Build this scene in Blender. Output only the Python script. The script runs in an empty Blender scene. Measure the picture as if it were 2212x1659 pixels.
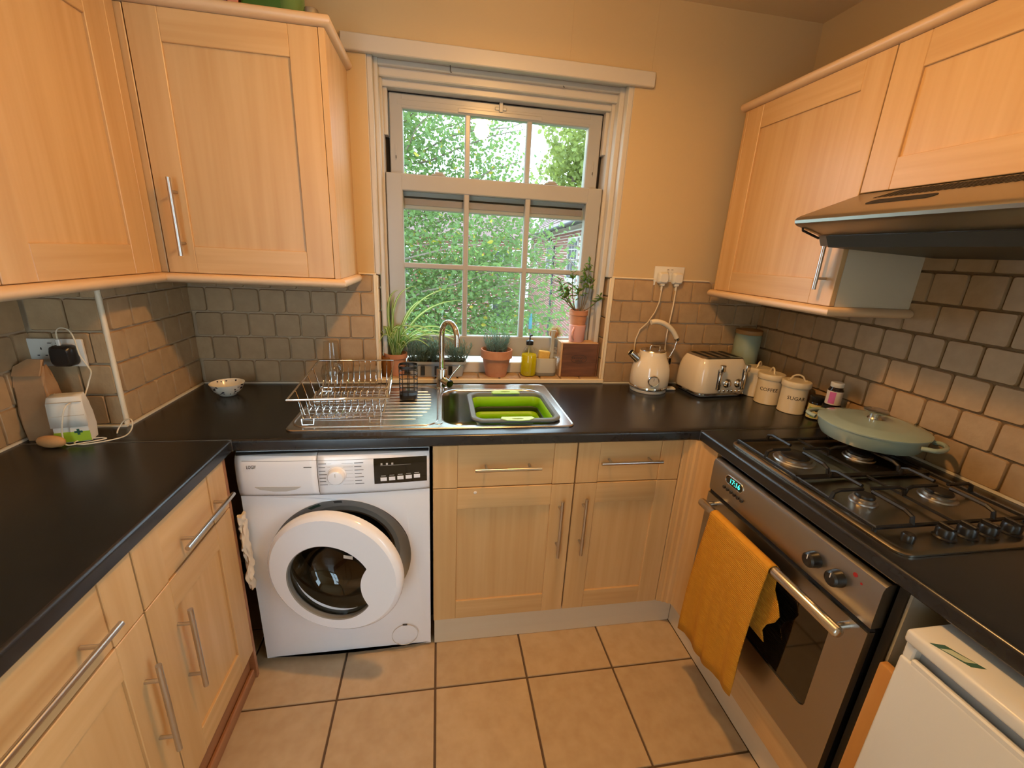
import bpy, bmesh, math, random
from mathutils import Vector, Matrix
from mathutils.geometry import tessellate_polygon
random.seed(11)
SC = bpy.context.scene
COL = SC.collection
PI = math.pi

# ---------------------------------------------------------------- camera
cam_data = bpy.data.cameras.new('camera')
cam_data.sensor_fit = 'HORIZONTAL'
cam_data.sensor_width = 36.0
cam_data.lens = 923.5 / 2212 * 36.0
cam_data.clip_start = 0.02
cam = bpy.data.objects.new('camera', cam_data)
COL.objects.link(cam)
cam.matrix_world = Matrix(((0.98572, 0.00025, -0.16839, 0.02214),
                           (-0.16082, 0.29773, -0.94101, -1.90343),
                           (0.0499, 0.95465, 0.29352, 1.49706),
                           (0, 0, 0, 1)))
SC.camera = cam

# ---------------------------------------------------------------- sky, exposure
world = bpy.data.worlds.new('overcast_sky')
SC.world = world
world.use_nodes = True
_bg = world.node_tree.nodes['Background']
_bg.inputs[0].default_value = (0.68, 0.85, 1.0, 1)
_bg.inputs[1].default_value = 8.4
SC.view_settings.view_transform = 'Standard'
SC.view_settings.look = 'None'
SC.view_settings.gamma = 1.0
SC.view_settings.use_curve_mapping = False
SC.view_settings.exposure = 0.0
SC.cycles.use_denoising = True
SC.cycles.max_bounces = 6
SC.cycles.diffuse_bounces = 3
SC.cycles.glossy_bounces = 4
SC.cycles.transparent_max_bounces = 12
SC.cycles.use_adaptive_sampling = True
SC.cycles.adaptive_threshold = 0.04
SC.cycles.use_light_tree = False
SC.cycles.sample_clamp_indirect = 8.0
SC.cycles.caustics_reflective = False
SC.cycles.caustics_refractive = False
LAMP = (0.30, -0.92, 2.30)          # ceiling lamp bulb
LAMP_COLOUR = (1.0, 0.53, 0.17)
lamp_data = bpy.data.lights.new('lamp_light', 'AREA')
lamp_data.shape = 'DISK'; lamp_data.size = 0.12
lamp_data.energy = 14.4
lamp_data.color = LAMP_COLOUR
fill_data = bpy.data.lights.new('lamp_fill', 'POINT')     # fill light added below the dish, lifts upper walls and ceiling
fill_data.shadow_soft_size = 0.05
fill_data.energy = 12.6
fill_data.color = LAMP_COLOUR

# ---------------------------------------------------------------- materials
def _lin(c):
    return tuple((x / 12.92 if x <= 0.04045 else ((x + 0.055) / 1.055) ** 2.4) for x in c)

def mat(name, col, rough=0.5, metal=0.0, var=None, bump=None, rand=0.0, coat=0.0, spec=0.5, emit=None, aniso=0.0, srgb=False):
    """var=(scale xyz, amount, colour2)  bump=(scale xyz, strength, distance)"""
    m = bpy.data.materials.new(name)
    m.use_nodes = True
    nt = m.node_tree
    b = nt.nodes['Principled BSDF']
    b.inputs['Base Color'].default_value = (*col, 1)
    b.inputs['Roughness'].default_value = rough
    b.inputs['Metallic'].default_value = metal
    b.inputs['Specular IOR Level'].default_value = spec
    b.inputs['Coat Weight'].default_value = coat
    b.inputs['Coat Roughness'].default_value = 0.05
    if aniso:
        b.inputs['Anisotropic'].default_value = aniso
    if emit:
        b.inputs['Emission Color'].default_value = (*emit[0], 1)
        b.inputs['Emission Strength'].default_value = emit[1]
    vec = None
    if var or bump:
        tc = nt.nodes.new('ShaderNodeTexCoord')
        oi = nt.nodes.new('ShaderNodeObjectInfo')
        ad = nt.nodes.new('ShaderNodeVectorMath'); ad.operation = 'MULTIPLY_ADD'
        nt.links.new(oi.outputs['Random'], ad.inputs[0])
        ad.inputs[1].default_value = (3.1, 5.7, 4.3) if rand else (0, 0, 0)
        nt.links.new(tc.outputs['Object'], ad.inputs[2])
        vec = ad.outputs[0]
    def noise(scale, detail=2.0, rough_=0.55):
        mp = nt.nodes.new('ShaderNodeMapping')
        mp.inputs['Scale'].default_value = scale if isinstance(scale, tuple) else (scale,) * 3
        nt.links.new(vec, mp.inputs['Vector'])
        n = nt.nodes.new('ShaderNodeTexNoise')
        n.inputs['Scale'].default_value = 1.0
        n.inputs['Detail'].default_value = detail
        n.inputs['Roughness'].default_value = rough_
        nt.links.new(mp.outputs[0], n.inputs['Vector'])
        return n
    colsock = None
    if var:
        n = noise(var[0])
        r = nt.nodes.new('ShaderNodeMapRange')
        r.inputs['From Min'].default_value = 0.32
        r.inputs['From Max'].default_value = 0.68
        r.inputs['To Max'].default_value = var[1]
        nt.links.new(n.outputs['Fac'], r.inputs['Value'])
        mx = nt.nodes.new('ShaderNodeMix'); mx.data_type = 'RGBA'
        mx.inputs['A'].default_value = (*col, 1)
        mx.inputs['B'].default_value = (*var[2], 1)
        nt.links.new(r.outputs[0], mx.inputs['Factor'])
        colsock = mx.outputs['Result']
    if rand:
        oi2 = nt.nodes.new('ShaderNodeObjectInfo')
        r2 = nt.nodes.new('ShaderNodeMapRange')
        r2.inputs['To Min'].default_value = 1.0 - rand
        r2.inputs['To Max'].default_value = 1.0 + rand
        nt.links.new(oi2.outputs['Random'], r2.inputs['Value'])
        hs = nt.nodes.new('ShaderNodeHueSaturation')
        hs.inputs['Color'].default_value = (*col, 1)
        if colsock:
            nt.links.new(colsock, hs.inputs['Color'])
        nt.links.new(r2.outputs[0], hs.inputs['Value'])
        colsock = hs.outputs['Color']
    if colsock:
        nt.links.new(colsock, b.inputs['Base Color'])
    if bump:
        n = noise(bump[0], 2.0)
        bp = nt.nodes.new('ShaderNodeBump')
        bp.inputs['Strength'].default_value = bump[1]
        bp.inputs['Distance'].default_value = bump[2]
        nt.links.new(n.outputs['Fac'], bp.inputs['Height'])
        nt.links.new(bp.outputs[0], b.inputs['Normal'])
    return m

def mat_glass(name, tint=(1, 1, 1), ior=1.45):
    m = bpy.data.materials.new(name); m.use_nodes = True
    nt = m.node_tree; nt.nodes.clear()
    out = nt.nodes.new('ShaderNodeOutputMaterial')
    mix = nt.nodes.new('ShaderNodeMixShader')
    tr = nt.nodes.new('ShaderNodeBsdfTransparent'); tr.inputs[0].default_value = (*tint, 1)
    gl = nt.nodes.new('ShaderNodeBsdfGlossy'); gl.inputs['Roughness'].default_value = 0.0
    lw = nt.nodes.new('ShaderNodeLayerWeight'); lw.inputs[0].default_value = 0.5
    pw = nt.nodes.new('ShaderNodeMath'); pw.operation = 'POWER'; pw.inputs[1].default_value = 4.0
    ma = nt.nodes.new('ShaderNodeMath'); ma.operation = 'MULTIPLY_ADD'; ma.inputs[1].default_value = 0.8; ma.inputs[2].default_value = ((ior - 1) / (ior + 1)) ** 2
    nt.links.new(lw.outputs['Facing'], pw.inputs[0]); nt.links.new(pw.outputs[0], ma.inputs[0])
    nt.links.new(ma.outputs[0], mix.inputs[0])
    nt.links.new(tr.outputs[0], mix.inputs[1]); nt.links.new(gl.outputs[0], mix.inputs[2])
    nt.links.new(mix.outputs[0], out.inputs[0])
    return m

def mat_leaf(name, col, trans, fac=0.5, gloss=0.25, var=None):
    m = bpy.data.materials.new(name); m.use_nodes = True
    nt = m.node_tree
    b = nt.nodes['Principled BSDF']
    b.inputs['Base Color'].default_value = (*col, 1)
    b.inputs['Roughness'].default_value = 0.45
    b.inputs['Specular IOR Level'].default_value = gloss
    out = nt.nodes['Material Output']
    t = nt.nodes.new('ShaderNodeBsdfTranslucent'); t.inputs[0].default_value = (*trans, 1)
    mix = nt.nodes.new('ShaderNodeMixShader'); mix.inputs[0].default_value = fac
    nt.links.new(b.outputs[0], mix.inputs[1]); nt.links.new(t.outputs[0], mix.inputs[2])
    nt.links.new(mix.outputs[0], out.inputs[0])
    if var:
        tc = nt.nodes.new('ShaderNodeTexCoord')
        n = nt.nodes.new('ShaderNodeTexNoise'); n.inputs['Scale'].default_value = var[0]
        nt.links.new(tc.outputs['Object'], n.inputs['Vector'])
        r = nt.nodes.new('ShaderNodeMapRange'); r.inputs['From Min'].default_value = .45; r.inputs['From Max'].default_value = .72
        nt.links.new(n.outputs['Fac'], r.inputs['Value'])
        for a, sock in ((col, b.inputs['Base Color']), (trans, t.inputs[0])):
            mx = nt.nodes.new('ShaderNodeMix'); mx.data_type = 'RGBA'
            mx.inputs['A'].default_value = (*a, 1); mx.inputs['B'].default_value = (*var[1], 1)
            nt.links.new(r.outputs[0], mx.inputs['Factor']); nt.links.new(mx.outputs['Result'], sock)
    return m

WOOD_A, WOOD_B = (0.575, 0.338, 0.138), (0.665, 0.425, 0.198)
MT = {}
MT['paint'] = mat('magnolia_paint', (0.56, 0.405, 0.215), 0.75, var=((1.2, 1.2, .9), .5, (0.52, 0.37, 0.19)), bump=((60, 60, 60), .08, .002))
MT['ceiling'] = mat('ceiling_paint', (0.70, 0.53, 0.31), 0.85, var=((2, 2, 2), .5, (0.64, 0.47, 0.27)))
MT['paint_white'] = mat('white_gloss_paint', (0.55, 0.495, 0.42), 0.3, bump=((30, 30, 30), .05, .002))
MT['pvc'] = mat('white_window_frame', (0.40, 0.38, 0.35), 0.28)
MT['wood_v'] = mat('birch_upright_grain', WOOD_A, 0.38, var=((34, 34, 1.6), .8, WOOD_B), rand=0.04, bump=((90, 90, 3), .05, .001))
MT['wood_h'] = mat('birch_level_grain', WOOD_A, 0.38, var=((1.8, 1.8, 40), .8, WOOD_B), rand=0.04, bump=((4, 4, 90), .05, .001))
MT['wood_mould'] = mat('birch_moulding', (0.66, 0.44, 0.25), 0.33, var=((2, 2, 30), .6, (0.72, 0.51, 0.31)))
MT['carcass'] = mat('cream_melamine', (0.70, 0.61, 0.45), 0.45, var=((3, 3, 3), .3, (0.66, 0.57, 0.42)))
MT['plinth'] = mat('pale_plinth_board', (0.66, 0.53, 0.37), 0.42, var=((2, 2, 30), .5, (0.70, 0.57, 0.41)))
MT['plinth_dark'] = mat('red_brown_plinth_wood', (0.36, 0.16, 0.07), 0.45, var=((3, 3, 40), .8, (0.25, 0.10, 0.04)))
MT['pine'] = mat('orange_pine_board', (0.55, 0.26, 0.07), 0.4, var=((30, 30, 2), .8, (0.62, 0.32, 0.10)))
MT['worktop'] = mat('dark_slate_laminate', (0.013, 0.0125, 0.014), 0.27, var=((22, 22, 22), .8, (0.020, 0.0195, 0.020)), bump=((260, 260, 260), .04, .0005))
MT['tile'] = mat('tumbled_stone_tile', (0.425, 0.28, 0.145), 0.55, var=((26, 26, 26), .7, (0.355, 0.225, 0.11)), bump=((70, 70, 70), .30, .003), rand=0.07)
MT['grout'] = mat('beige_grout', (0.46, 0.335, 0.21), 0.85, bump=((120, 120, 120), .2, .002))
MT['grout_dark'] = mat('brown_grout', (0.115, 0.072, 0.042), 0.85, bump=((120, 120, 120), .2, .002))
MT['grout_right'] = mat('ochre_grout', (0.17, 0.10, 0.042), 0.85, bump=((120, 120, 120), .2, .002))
MT['floor_tile'] = mat('ceramic_floor_tile', (0.555, 0.40, 0.24), 0.36, var=((7, 7, 7), .8, (0.475, 0.325, 0.185)), rand=0.04, bump=((40, 40, 40), .04, .002))
MT['cream_trim'] = mat('cream_tile_trim', (0.74, 0.62, 0.44), 0.4)
MT['sealant'] = mat('white_sealant', (0.74, 0.66, 0.52), 0.45)
MT['steel'] = mat('brushed_steel', (0.60, 0.585, 0.56), 0.26, 1.0, bump=((6, 400, 400), .03, .0004))
MT['steel_dull'] = mat('dull_brushed_steel', (0.40, 0.375, 0.34), 0.34, 1.0, bump=((300, 5, 300), .04, .0004))
MT['handle'] = mat('satin_nickel', (0.56, 0.53, 0.49), 0.28, 1.0)
MT['chrome'] = mat('chrome', (0.75, 0.74, 0.72), 0.06, 1.0)
MT['black'] = mat('black_plastic', (0.012, 0.011, 0.011), 0.30)
MT['black_gloss'] = mat('black_gloss_glass', (0.006, 0.006, 0.006), 0.05, coat=0.5)
MT['iron'] = mat('black_cast_iron', (0.010, 0.009, 0.009), 0.42, bump=((200, 200, 200), .2, .001))
MT['gap'] = mat('dark_gap', (0.008, 0.006, 0.005), 0.9)
MT['white'] = mat('white_enamel', (0.86, 0.85, 0.88), 0.16, coat=0.3)
MT['white_grey'] = mat('grey_white_plastic', (0.52, 0.49, 0.46), 0.35)
MT['white_plastic'] = mat('white_plastic', (0.68, 0.65, 0.58), 0.32)
MT['cream'] = mat('cream_enamel', (0.78, 0.67, 0.50), 0.12, coat=0.5)
MT['cream_tin'] = mat('cream_tin', (0.74, 0.62, 0.42), 0.34, bump=((60, 60, 60), .03, .001))
MT['terracotta'] = mat('terracotta', (0.50, 0.20, 0.095), 0.75, var=((30, 30, 30), .7, (0.56, 0.26, 0.14)), bump=((150, 150, 150), .1, .001))
MT['soil'] = mat('dark_soil', (0.035, 0.022, 0.014), 0.95, bump=((220, 220, 220), .8, .006))
MT['pink'] = mat('pink_glazed_stoneware', (0.70, 0.36, 0.30), 0.45, bump=((80, 80, 80), .08, .001))
MT['walnut'] = mat('dark_acacia_wood', (0.20, 0.078, 0.025), 0.38, var=((5, 5, 34), .95, (0.085, 0.029, 0.009)))
MT['walnut_light'] = mat('pale_acacia_wood', (0.58, 0.33, 0.16), 0.4, var=((6, 40, 40), .8, (0.66, 0.42, 0.22)))
MT['text_dark'] = mat('dark_print', (0.025, 0.02, 0.018), 0.6)
MT['text_grey'] = mat('grey_print', (0.12, 0.11, 0.105), 0.6)
MT['sage'] = mat('sage_green_enamel', (0.30, 0.375, 0.315), 0.22, coat=0.4, var=((20, 20, 20), .3, (0.33, 0.40, 0.335)))
MT['jar_green'] = mat('grey_green_ceramic', (0.26, 0.32, 0.24), 0.5)
MT['lid_wood'] = mat('bamboo_lid', (0.36, 0.19, 0.065), 0.5)
MT['mustard'] = mat('mustard_cotton', (0.60, 0.265, 0.012), 0.9, var=((60, 60, 60), .5, (0.52, 0.22, 0.008)))
MT['rag'] = mat('off_white_cotton', (0.72, 0.62, 0.50), 0.95)
MT['paper_bag'] = mat('brown_kraft_paper', (0.34, 0.19, 0.085), 0.7, var=((30, 30, 30), .6, (0.28, 0.15, 0.065)), bump=((60, 60, 60), .2, .003))
MT['paper_white'] = mat('white_paper', (0.72, 0.66, 0.56), 0.75, bump=((50, 50, 50), .25, .003))
MT['lime'] = mat('lime_print', (0.33, 0.50, 0.02), 0.6)
MT['dark_green'] = mat('dark_green_print', (0.02, 0.09, 0.06), 0.6)
MT['ginger'] = mat('tan_root_skin', (0.52, 0.26, 0.09), 0.7, bump=((90, 90, 90), .4, .003))
MT['bowl'] = mat('cream_glazed_bowl', (0.74, 0.68, 0.56), 0.18)
MT['ink'] = mat('dark_blue_glaze', (0.012, 0.010, 0.025), 0.2)
MT['grey_rubber'] = mat('grey_rubber_rim', (0.13, 0.15, 0.15), 0.5)
MT['lime_plastic'] = mat('lime_green_silicone', (0.30, 0.58, 0.01), 0.4)
MT['lime_pale'] = mat('pale_green_plastic', (0.50, 0.74, 0.22), 0.4)
MT['dark_silicone'] = mat('dark_green_silicone', (0.022, 0.032, 0.012), 0.5)
MT['grey_trough'] = mat('grey_plastic_trough', (0.36, 0.36, 0.35), 0.5)
MT['putty'] = mat('putty_grey_plastic', (0.43, 0.40, 0.32), 0.5)
MT['putty_dark'] = mat('dark_putty_plastic', (0.17, 0.155, 0.12), 0.5)
MT['sponge'] = mat('yellow_sponge', (0.66, 0.42, 0.10), 0.95, bump=((250, 250, 250), .8, .004))
MT['bristle'] = mat_leaf('tan_bristles', (0.64, 0.46, 0.20), (0.66, 0.50, 0.24), .45)
MT['liquid'] = mat_leaf('yellow_soap', (0.82, 0.68, 0.0), (0.95, 0.80, 0.0), .6)
MT['blue_plastic'] = mat_leaf('pale_blue_plastic', (0.25, 0.62, 0.85), (0.40, 0.80, 0.95), .5)
MT['glass'] = mat_glass('clear_glass', (0.93, 0.94, 0.93), 1.7)
MT['pane'] = mat_glass('window_glass', (0.96, 0.99, 0.985))
MT['dark_glass'] = mat_glass('smoked_door_glass', (0.30, 0.30, 0.27), 1.7)
MT['drum'] = mat('dark_drum', (0.020, 0.018, 0.015), 0.35, 0.2)
MT['gasket'] = mat('grey_door_gasket', (0.20, 0.19, 0.175), 0.55)
MT['lav'] = mat_leaf('lavender_grey_green', (0.15, 0.215, 0.17), (0.22, 0.32, 0.21), .35)
MT['jade'] = mat_leaf('jade_green', (0.14, 0.26, 0.06), (0.30, 0.46, 0.09), .4)
MT['jade_stem'] = mat('grey_brown_stem', (0.16, 0.12, 0.07), 0.8)
MT['spider'] = mat_leaf('spider_plant_green', (0.17, 0.30, 0.055), (0.32, 0.50, 0.09), .45)
MT['spider_pale'] = mat_leaf('spider_plant_cream', (0.60, 0.66, 0.36), (0.66, 0.75, 0.36), .45)
MT['tree_leaf'] = mat_leaf('holly_green', (0.075, 0.135, 0.045), (0.20, 0.30, 0.065), .48, .35, var=(1.4, (0.11, 0.18, 0.055)))
MT['tree_leaf_yellow'] = mat_leaf('yellow_leaf', (0.28, 0.24, 0.03), (0.32, 0.28, 0.03), .45)
MT['tree_leaf_light'] = mat_leaf('light_yellow_green', (0.15, 0.19, 0.05), (0.26, 0.30, 0.07), .5)
MT['bark'] = mat('grey_bark', (0.12, 0.09, 0.065), 0.9)
MT['brick'] = mat('red_brick', (0.21, 0.072, 0.052), 0.85, rand=0.18, var=((4, 4, 4), .5, (0.25, 0.11, 0.08)))
MT['mortar'] = mat('pale_mortar', (0.62, 0.56, 0.50), 0.9)
MT['roof'] = mat('clay_roof_tile', (0.14, 0.085, 0.078), 0.8, rand=0.15)
MT['slate_grey'] = mat('grey_gutter', (0.045, 0.045, 0.055), 0.5)
MT['lawn'] = mat('grass_lawn', (0.05, 0.10, 0.03), 0.9, var=((3, 3, 3), .7, (0.08, 0.14, 0.04)))
MT['display'] = mat('lit_clock_digits', (0.0, 0.1, 0.08), 0.5, emit=((0.05, 1.0, 0.72), 2.5))
MT['red_led'] = mat('red_lamp', (0.35, 0.012, 0.01), 0.3)
MT['bulb'] = mat('frosted_lit_bulb', (1, 1, 1), 0.5, emit=(LAMP_COLOUR, 12.0))
MT['pink_label'] = mat('pink_label', (0.62, 0.13, 0.36), 0.5)
MT['label_yellow'] = mat('pale_yellow_label', (0.66, 0.56, 0.24), 0.5)
MT['label_green'] = mat('leaf_green_label', (0.25, 0.42, 0.05), 0.5)
MT['label_white'] = mat('white_label', (0.70, 0.62, 0.54), 0.5)
MT['amber'] = mat('dark_brown_glass', (0.012, 0.008, 0.010), 0.08)
MT['tin_green'] = mat('green_tin', (0.045, 0.12, 0.012), 0.35)
MT['tin_green_pale'] = mat('pale_green_tin', (0.12, 0.20, 0.05), 0.35)
MT['floral'] = mat('purple_and_pink_paper', (0.50, 0.10, 0.16), 0.6, var=((40, 40, 40), 1.0, (0.06, 0.02, 0.12)))
MT['salmon'] = mat('salmon_card', (0.70, 0.26, 0.17), 0.6)
MT['sticker'] = mat('energy_sticker_green', (0.05, 0.12, 0.09), 0.4)
MT['sticker_pale'] = mat('energy_sticker_pale', (0.50, 0.55, 0.40), 0.4)
MT['hood_dark'] = mat('hood_filter_dark', (0.05, 0.045, 0.035), 0.5, 0.3)
MT['burner'] = mat('dull_alloy', (0.42, 0.40, 0.37), 0.38, 1.0)
MT['hob_steel'] = mat('hob_steel', (0.33, 0.29, 0.23), 0.30, 1.0)
MT['dial'] = mat('dial_face', (0.55, 0.50, 0.42), 0.3)
MT['cord'] = mat('cream_flex', (0.72, 0.62, 0.46), 0.45)
MT['plaster_pale'] = mat('pale_gap_wall', (0.42, 0.40, 0.34), 0.8)
MT['amber_pot'] = mat_leaf('amber_glass', (0.35, 0.14, 0.03), (0.50, 0.22, 0.05), .5)
MT['weather'] = mat('mauve_seal', (0.30, 0.24, 0.235), 0.6)

# ---------------------------------------------------------------- mesh helpers
class MB:
    def __init__(self):
        self.v = []; self.f = []; self.m = []
    def add(self, vs, fs, mi=0):
        o = len(self.v)
        self.v += [tuple(p) for p in vs]
        for f in fs:
            self.f.append(tuple(i + o for i in f)); self.m.append(mi)
        return self
    def box(self, x0, x1, y0, y1, z0, z1, mi=0):
        x0, x1 = sorted((x0, x1)); y0, y1 = sorted((y0, y1)); z0, z1 = sorted((z0, z1))
        return self.add([(x0, y0, z0), (x1, y0, z0), (x1, y1, z0), (x0, y1, z0), (x0, y0, z1), (x1, y0, z1), (x1, y1, z1), (x0, y1, z1)],
                        [(0, 3, 2, 1), (4, 5, 6, 7), (0, 1, 5, 4), (1, 2, 6, 5), (2, 3, 7, 6), (3, 0, 4, 7)], mi)
    def rbox(self, x0, x1, y0, y1, z0, z1, r=.002, seg=1, mi=0):
        x0, x1 = sorted((x0, x1)); y0, y1 = sorted((y0, y1)); z0, z1 = sorted((z0, z1))
        r = min(r, .49 * min(x1 - x0, y1 - y0, z1 - z0))
        bm = bmesh.new()
        bmesh.ops.create_cube(bm, size=1.0, matrix=Matrix.Translation(((x0 + x1) / 2, (y0 + y1) / 2, (z0 + z1) / 2)) @ Matrix.Diagonal((x1 - x0, y1 - y0, z1 - z0, 1)))
        bmesh.ops.bevel(bm, geom=bm.edges[:], offset=r, segments=seg, profile=.5, affect='EDGES')
        bm.verts.index_update()
        self.add([v.co[:] for v in bm.verts], [[v.index for v in f.verts] for f in bm.faces], mi)
        bm.free()
        return self
    def loft(self, rings, cap0=True, cap1=True, mi=0, closed=True):
        n = len(rings[0]); vs = [p for r in rings for p in r]; fs = []
        for k in range(len(rings) - 1):
            for i in range(n if closed else n - 1):
                j = (i + 1) % n
                fs.append((k * n + i, k * n + j, (k + 1) * n + j, (k + 1) * n + i))
        if cap0: fs.append(tuple(range(n))[::-1])
        if cap1: fs.append(tuple((len(rings) - 1) * n + i for i in range(n)))
        return self.add(vs, fs, mi)
    def lathe(self, prof, n=24, c=(0, 0, 0), cap0=True, cap1=True, mi=0, ax=None):
        M = Matrix.Translation(c)
        if ax is not None:
            M = M @ Vector((0, 0, 1)).rotation_difference(Vector(ax)).to_matrix().to_4x4()
        rings = [[M @ Vector((max(r, 1e-5) * math.cos(2 * PI * i / n), max(r, 1e-5) * math.sin(2 * PI * i / n), z)) for i in range(n)] for r, z in prof]
        return self.loft(rings, cap0, cap1, mi)
    def cyl(self, p0, p1, r0, r1=None, n=14, mi=0):
        p0 = Vector(p0); p1 = Vector(p1); d = p1 - p0
        return self.lathe([(r0, 0), (r0 if r1 is None else r1, d.length)], n, p0, True, True, mi, d)
    def tube(self, pts, r, n=8, closed=False, mi=0):
        pts = [Vector(p) for p in pts]; m = len(pts)
        rr = r if isinstance(r, (list, tuple)) else [r] * m
        tang = []
        for i in range(m):
            a = pts[i - 1] if (i > 0 or closed) else pts[i]
            b = pts[(i + 1) % m] if (i < m - 1 or closed) else pts[i]
            t = (b - a); tang.append(t.normalized() if t.length > 1e-9 else Vector((0, 0, 1)))
        up = Vector((0, 0, 1)) if abs(tang[0].z) < .9 else Vector((1, 0, 0))
        nrm = (up - tang[0] * up.dot(tang[0])).normalized(); rings = []
        for i in range(m):
            if i:
                q = tang[i - 1].rotation_difference(tang[i]); nrm = (q @ nrm)
                nrm = (nrm - tang[i] * nrm.dot(tang[i])).normalized()
            bi = tang[i].cross(nrm)
            rings.append([pts[i] + (nrm * math.cos(2 * PI * k / n) + bi * math.sin(2 * PI * k / n)) * rr[i] for k in range(n)])
        if closed: rings.append(rings[0])
        return self.loft(rings, not closed, not closed, mi)
    def plate(self, loops, t0, t1, mp, mi=0):
        """outline with holes, between depth t0 and t1; mp(u,v,t) -> point"""
        tri = tessellate_polygon([[Vector((a, b, 0)) for a, b in l] for l in loops])
        flat = [p for l in loops for p in l]; n = len(flat)
        vs = [mp(a, b, t0) for a, b in flat] + [mp(a, b, t1) for a, b in flat]
        fs = [tuple(t) for t in tri] + [tuple(i + n for i in t)[::-1] for t in tri]
        o = 0
        for l in loops:
            k = len(l)
            for i in range(k):
                j = (i + 1) % k
                fs.append((o + i, o + j, n + o + j, n + o + i))
            o += k
        return self.add(vs, fs, mi)
    def sphere(self, c, r, n=16, m=10, sc=(1, 1, 1), mi=0):
        prof = [(math.sin(PI * k / m), -math.cos(PI * k / m)) for k in range(m + 1)]
        rings = [[(c[0] + sc[0] * r * max(a, 1e-4) * math.cos(2 * PI * i / n), c[1] + sc[1] * r * max(a, 1e-4) * math.sin(2 * PI * i / n), c[2] + sc[2] * r * z) for i in range(n)] for a, z in prof]
        return self.loft(rings, True, True, mi)
    def xf(self, M):
        self.v = [tuple(M @ Vector(p)) for p in self.v]
        return self

def rrect(w, d, r, n=5, cx=0, cy=0):
    """rounded rectangle outline, counter-clockwise"""
    out = []
    for sx, sy, a0 in ((1, 1, 0), (-1, 1, 90), (-1, -1, 180), (1, -1, 270)):
        for k in range(n + 1):
            a = math.radians(a0 + 90 * k / n)
            out.append((cx + sx * (w / 2 - r) + r * math.cos(a), cy + sy * (d / 2 - r) + r * math.sin(a)))
    return out
def circ(r, n=32, cx=0, cy=0):
    return [(cx + r * math.cos(2 * PI * i / n), cy + r * math.sin(2 * PI * i / n)) for i in range(n)]
def rect(a0, a1, b0, b1):
    return [(a0, b0), (a1, b0), (a1, b1), (a0, b1)]

BASE = {}
def obj(name, mb, m, parent=None, smooth=None, world_=True, solid=None):
    me = bpy.data.meshes.new(name)
    base = Vector(BASE.get(parent.name, (0, 0, 0))) if (parent and world_) else Vector((0, 0, 0))
    me.from_pydata([tuple(Vector(p) - base) for p in mb.v], [], mb.f)
    ms = m if isinstance(m, (list, tuple)) else [m]
    for x in ms: me.materials.append(MT[x])
    if len(ms) > 1: me.polygons.foreach_set('material_index', mb.m)
    bm = bmesh.new(); bm.from_mesh(me)
    bmesh.ops.recalc_face_normals(bm, faces=bm.faces)
    bm.to_mesh(me); bm.free()
    if smooth:
        me.shade_smooth(); me.set_sharp_from_angle(angle=math.radians(smooth))
    o = bpy.data.objects.new(name, me); COL.objects.link(o)
    if parent:
        o.parent = parent
        if world_: BASE[o.name] = tuple(base)
    if solid:
        s = o.modifiers.new('thickness', 'SOLIDIFY'); s.thickness = solid; s.offset = 0
    return o
def tag(o, label, cat, group=None):
    o['label'] = label; o['category'] = cat
    if group: o['group'] = group
    return o
def thing(name, label, cat, loc=(0, 0, 0), rotz=0.0, group=None):
    o = bpy.data.objects.new(name, None); COL.objects.link(o)
    o.empty_display_size = .05
    o.location = loc; o.rotation_euler = (0, 0, rotz)
    BASE[o.name] = tuple(loc)
    return tag(o, label, cat, group)
def struct(name, mb, m, smooth=None, label=None):
    o = obj(name, mb, m, None, smooth); o['kind'] = 'structure'
    if label: o['label'] = label
    return o
def inst(name, me, loc, rot, sc, parent):
    o = bpy.data.objects.new(name, me); COL.objects.link(o)
    o.parent = parent
    o.location = Vector(loc) - Vector(BASE.get(parent.name, (0, 0, 0)))
    o.rotation_euler = rot; o.scale = sc
    return o
def text_mb(s, size, depth=.0006, align='CENTER'):
    c = bpy.data.curves.new('lettering', 'FONT'); c.body = s; c.size = size; c.extrude = depth / 2; c.resolution_u = 2
    c.align_x = align; c.align_y = 'CENTER'
    o = bpy.data.objects.new('lettering', c); COL.objects.link(o)
    me = bpy.data.meshes.new_from_object(o.evaluated_get(bpy.context.evaluated_depsgraph_get()))
    mb = MB().add([v.co[:] for v in me.vertices], [tuple(p.vertices) for p in me.polygons])
    bpy.data.objects.remove(o); bpy.data.curves.remove(c); bpy.data.meshes.remove(me)
    return mb

# ---------------------------------------------------------------- room dimensions
XL, XR, YF, ZC = -1.163, 1.593, -3.05, 2.467
ZT, TH = 0.911, 0.038                 # worktop top, thickness
YE, XLE, XRE = -0.596, -0.600, 0.966  # worktop front edges
XPIL, YPIL = -0.952, -0.467           # boxed-in corner
WX0, WX1, WZ0, WZ1 = -0.242, 0.804, 0.905, 2.172   # window opening
P = 0.0985                            # wall tile pitch

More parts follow.
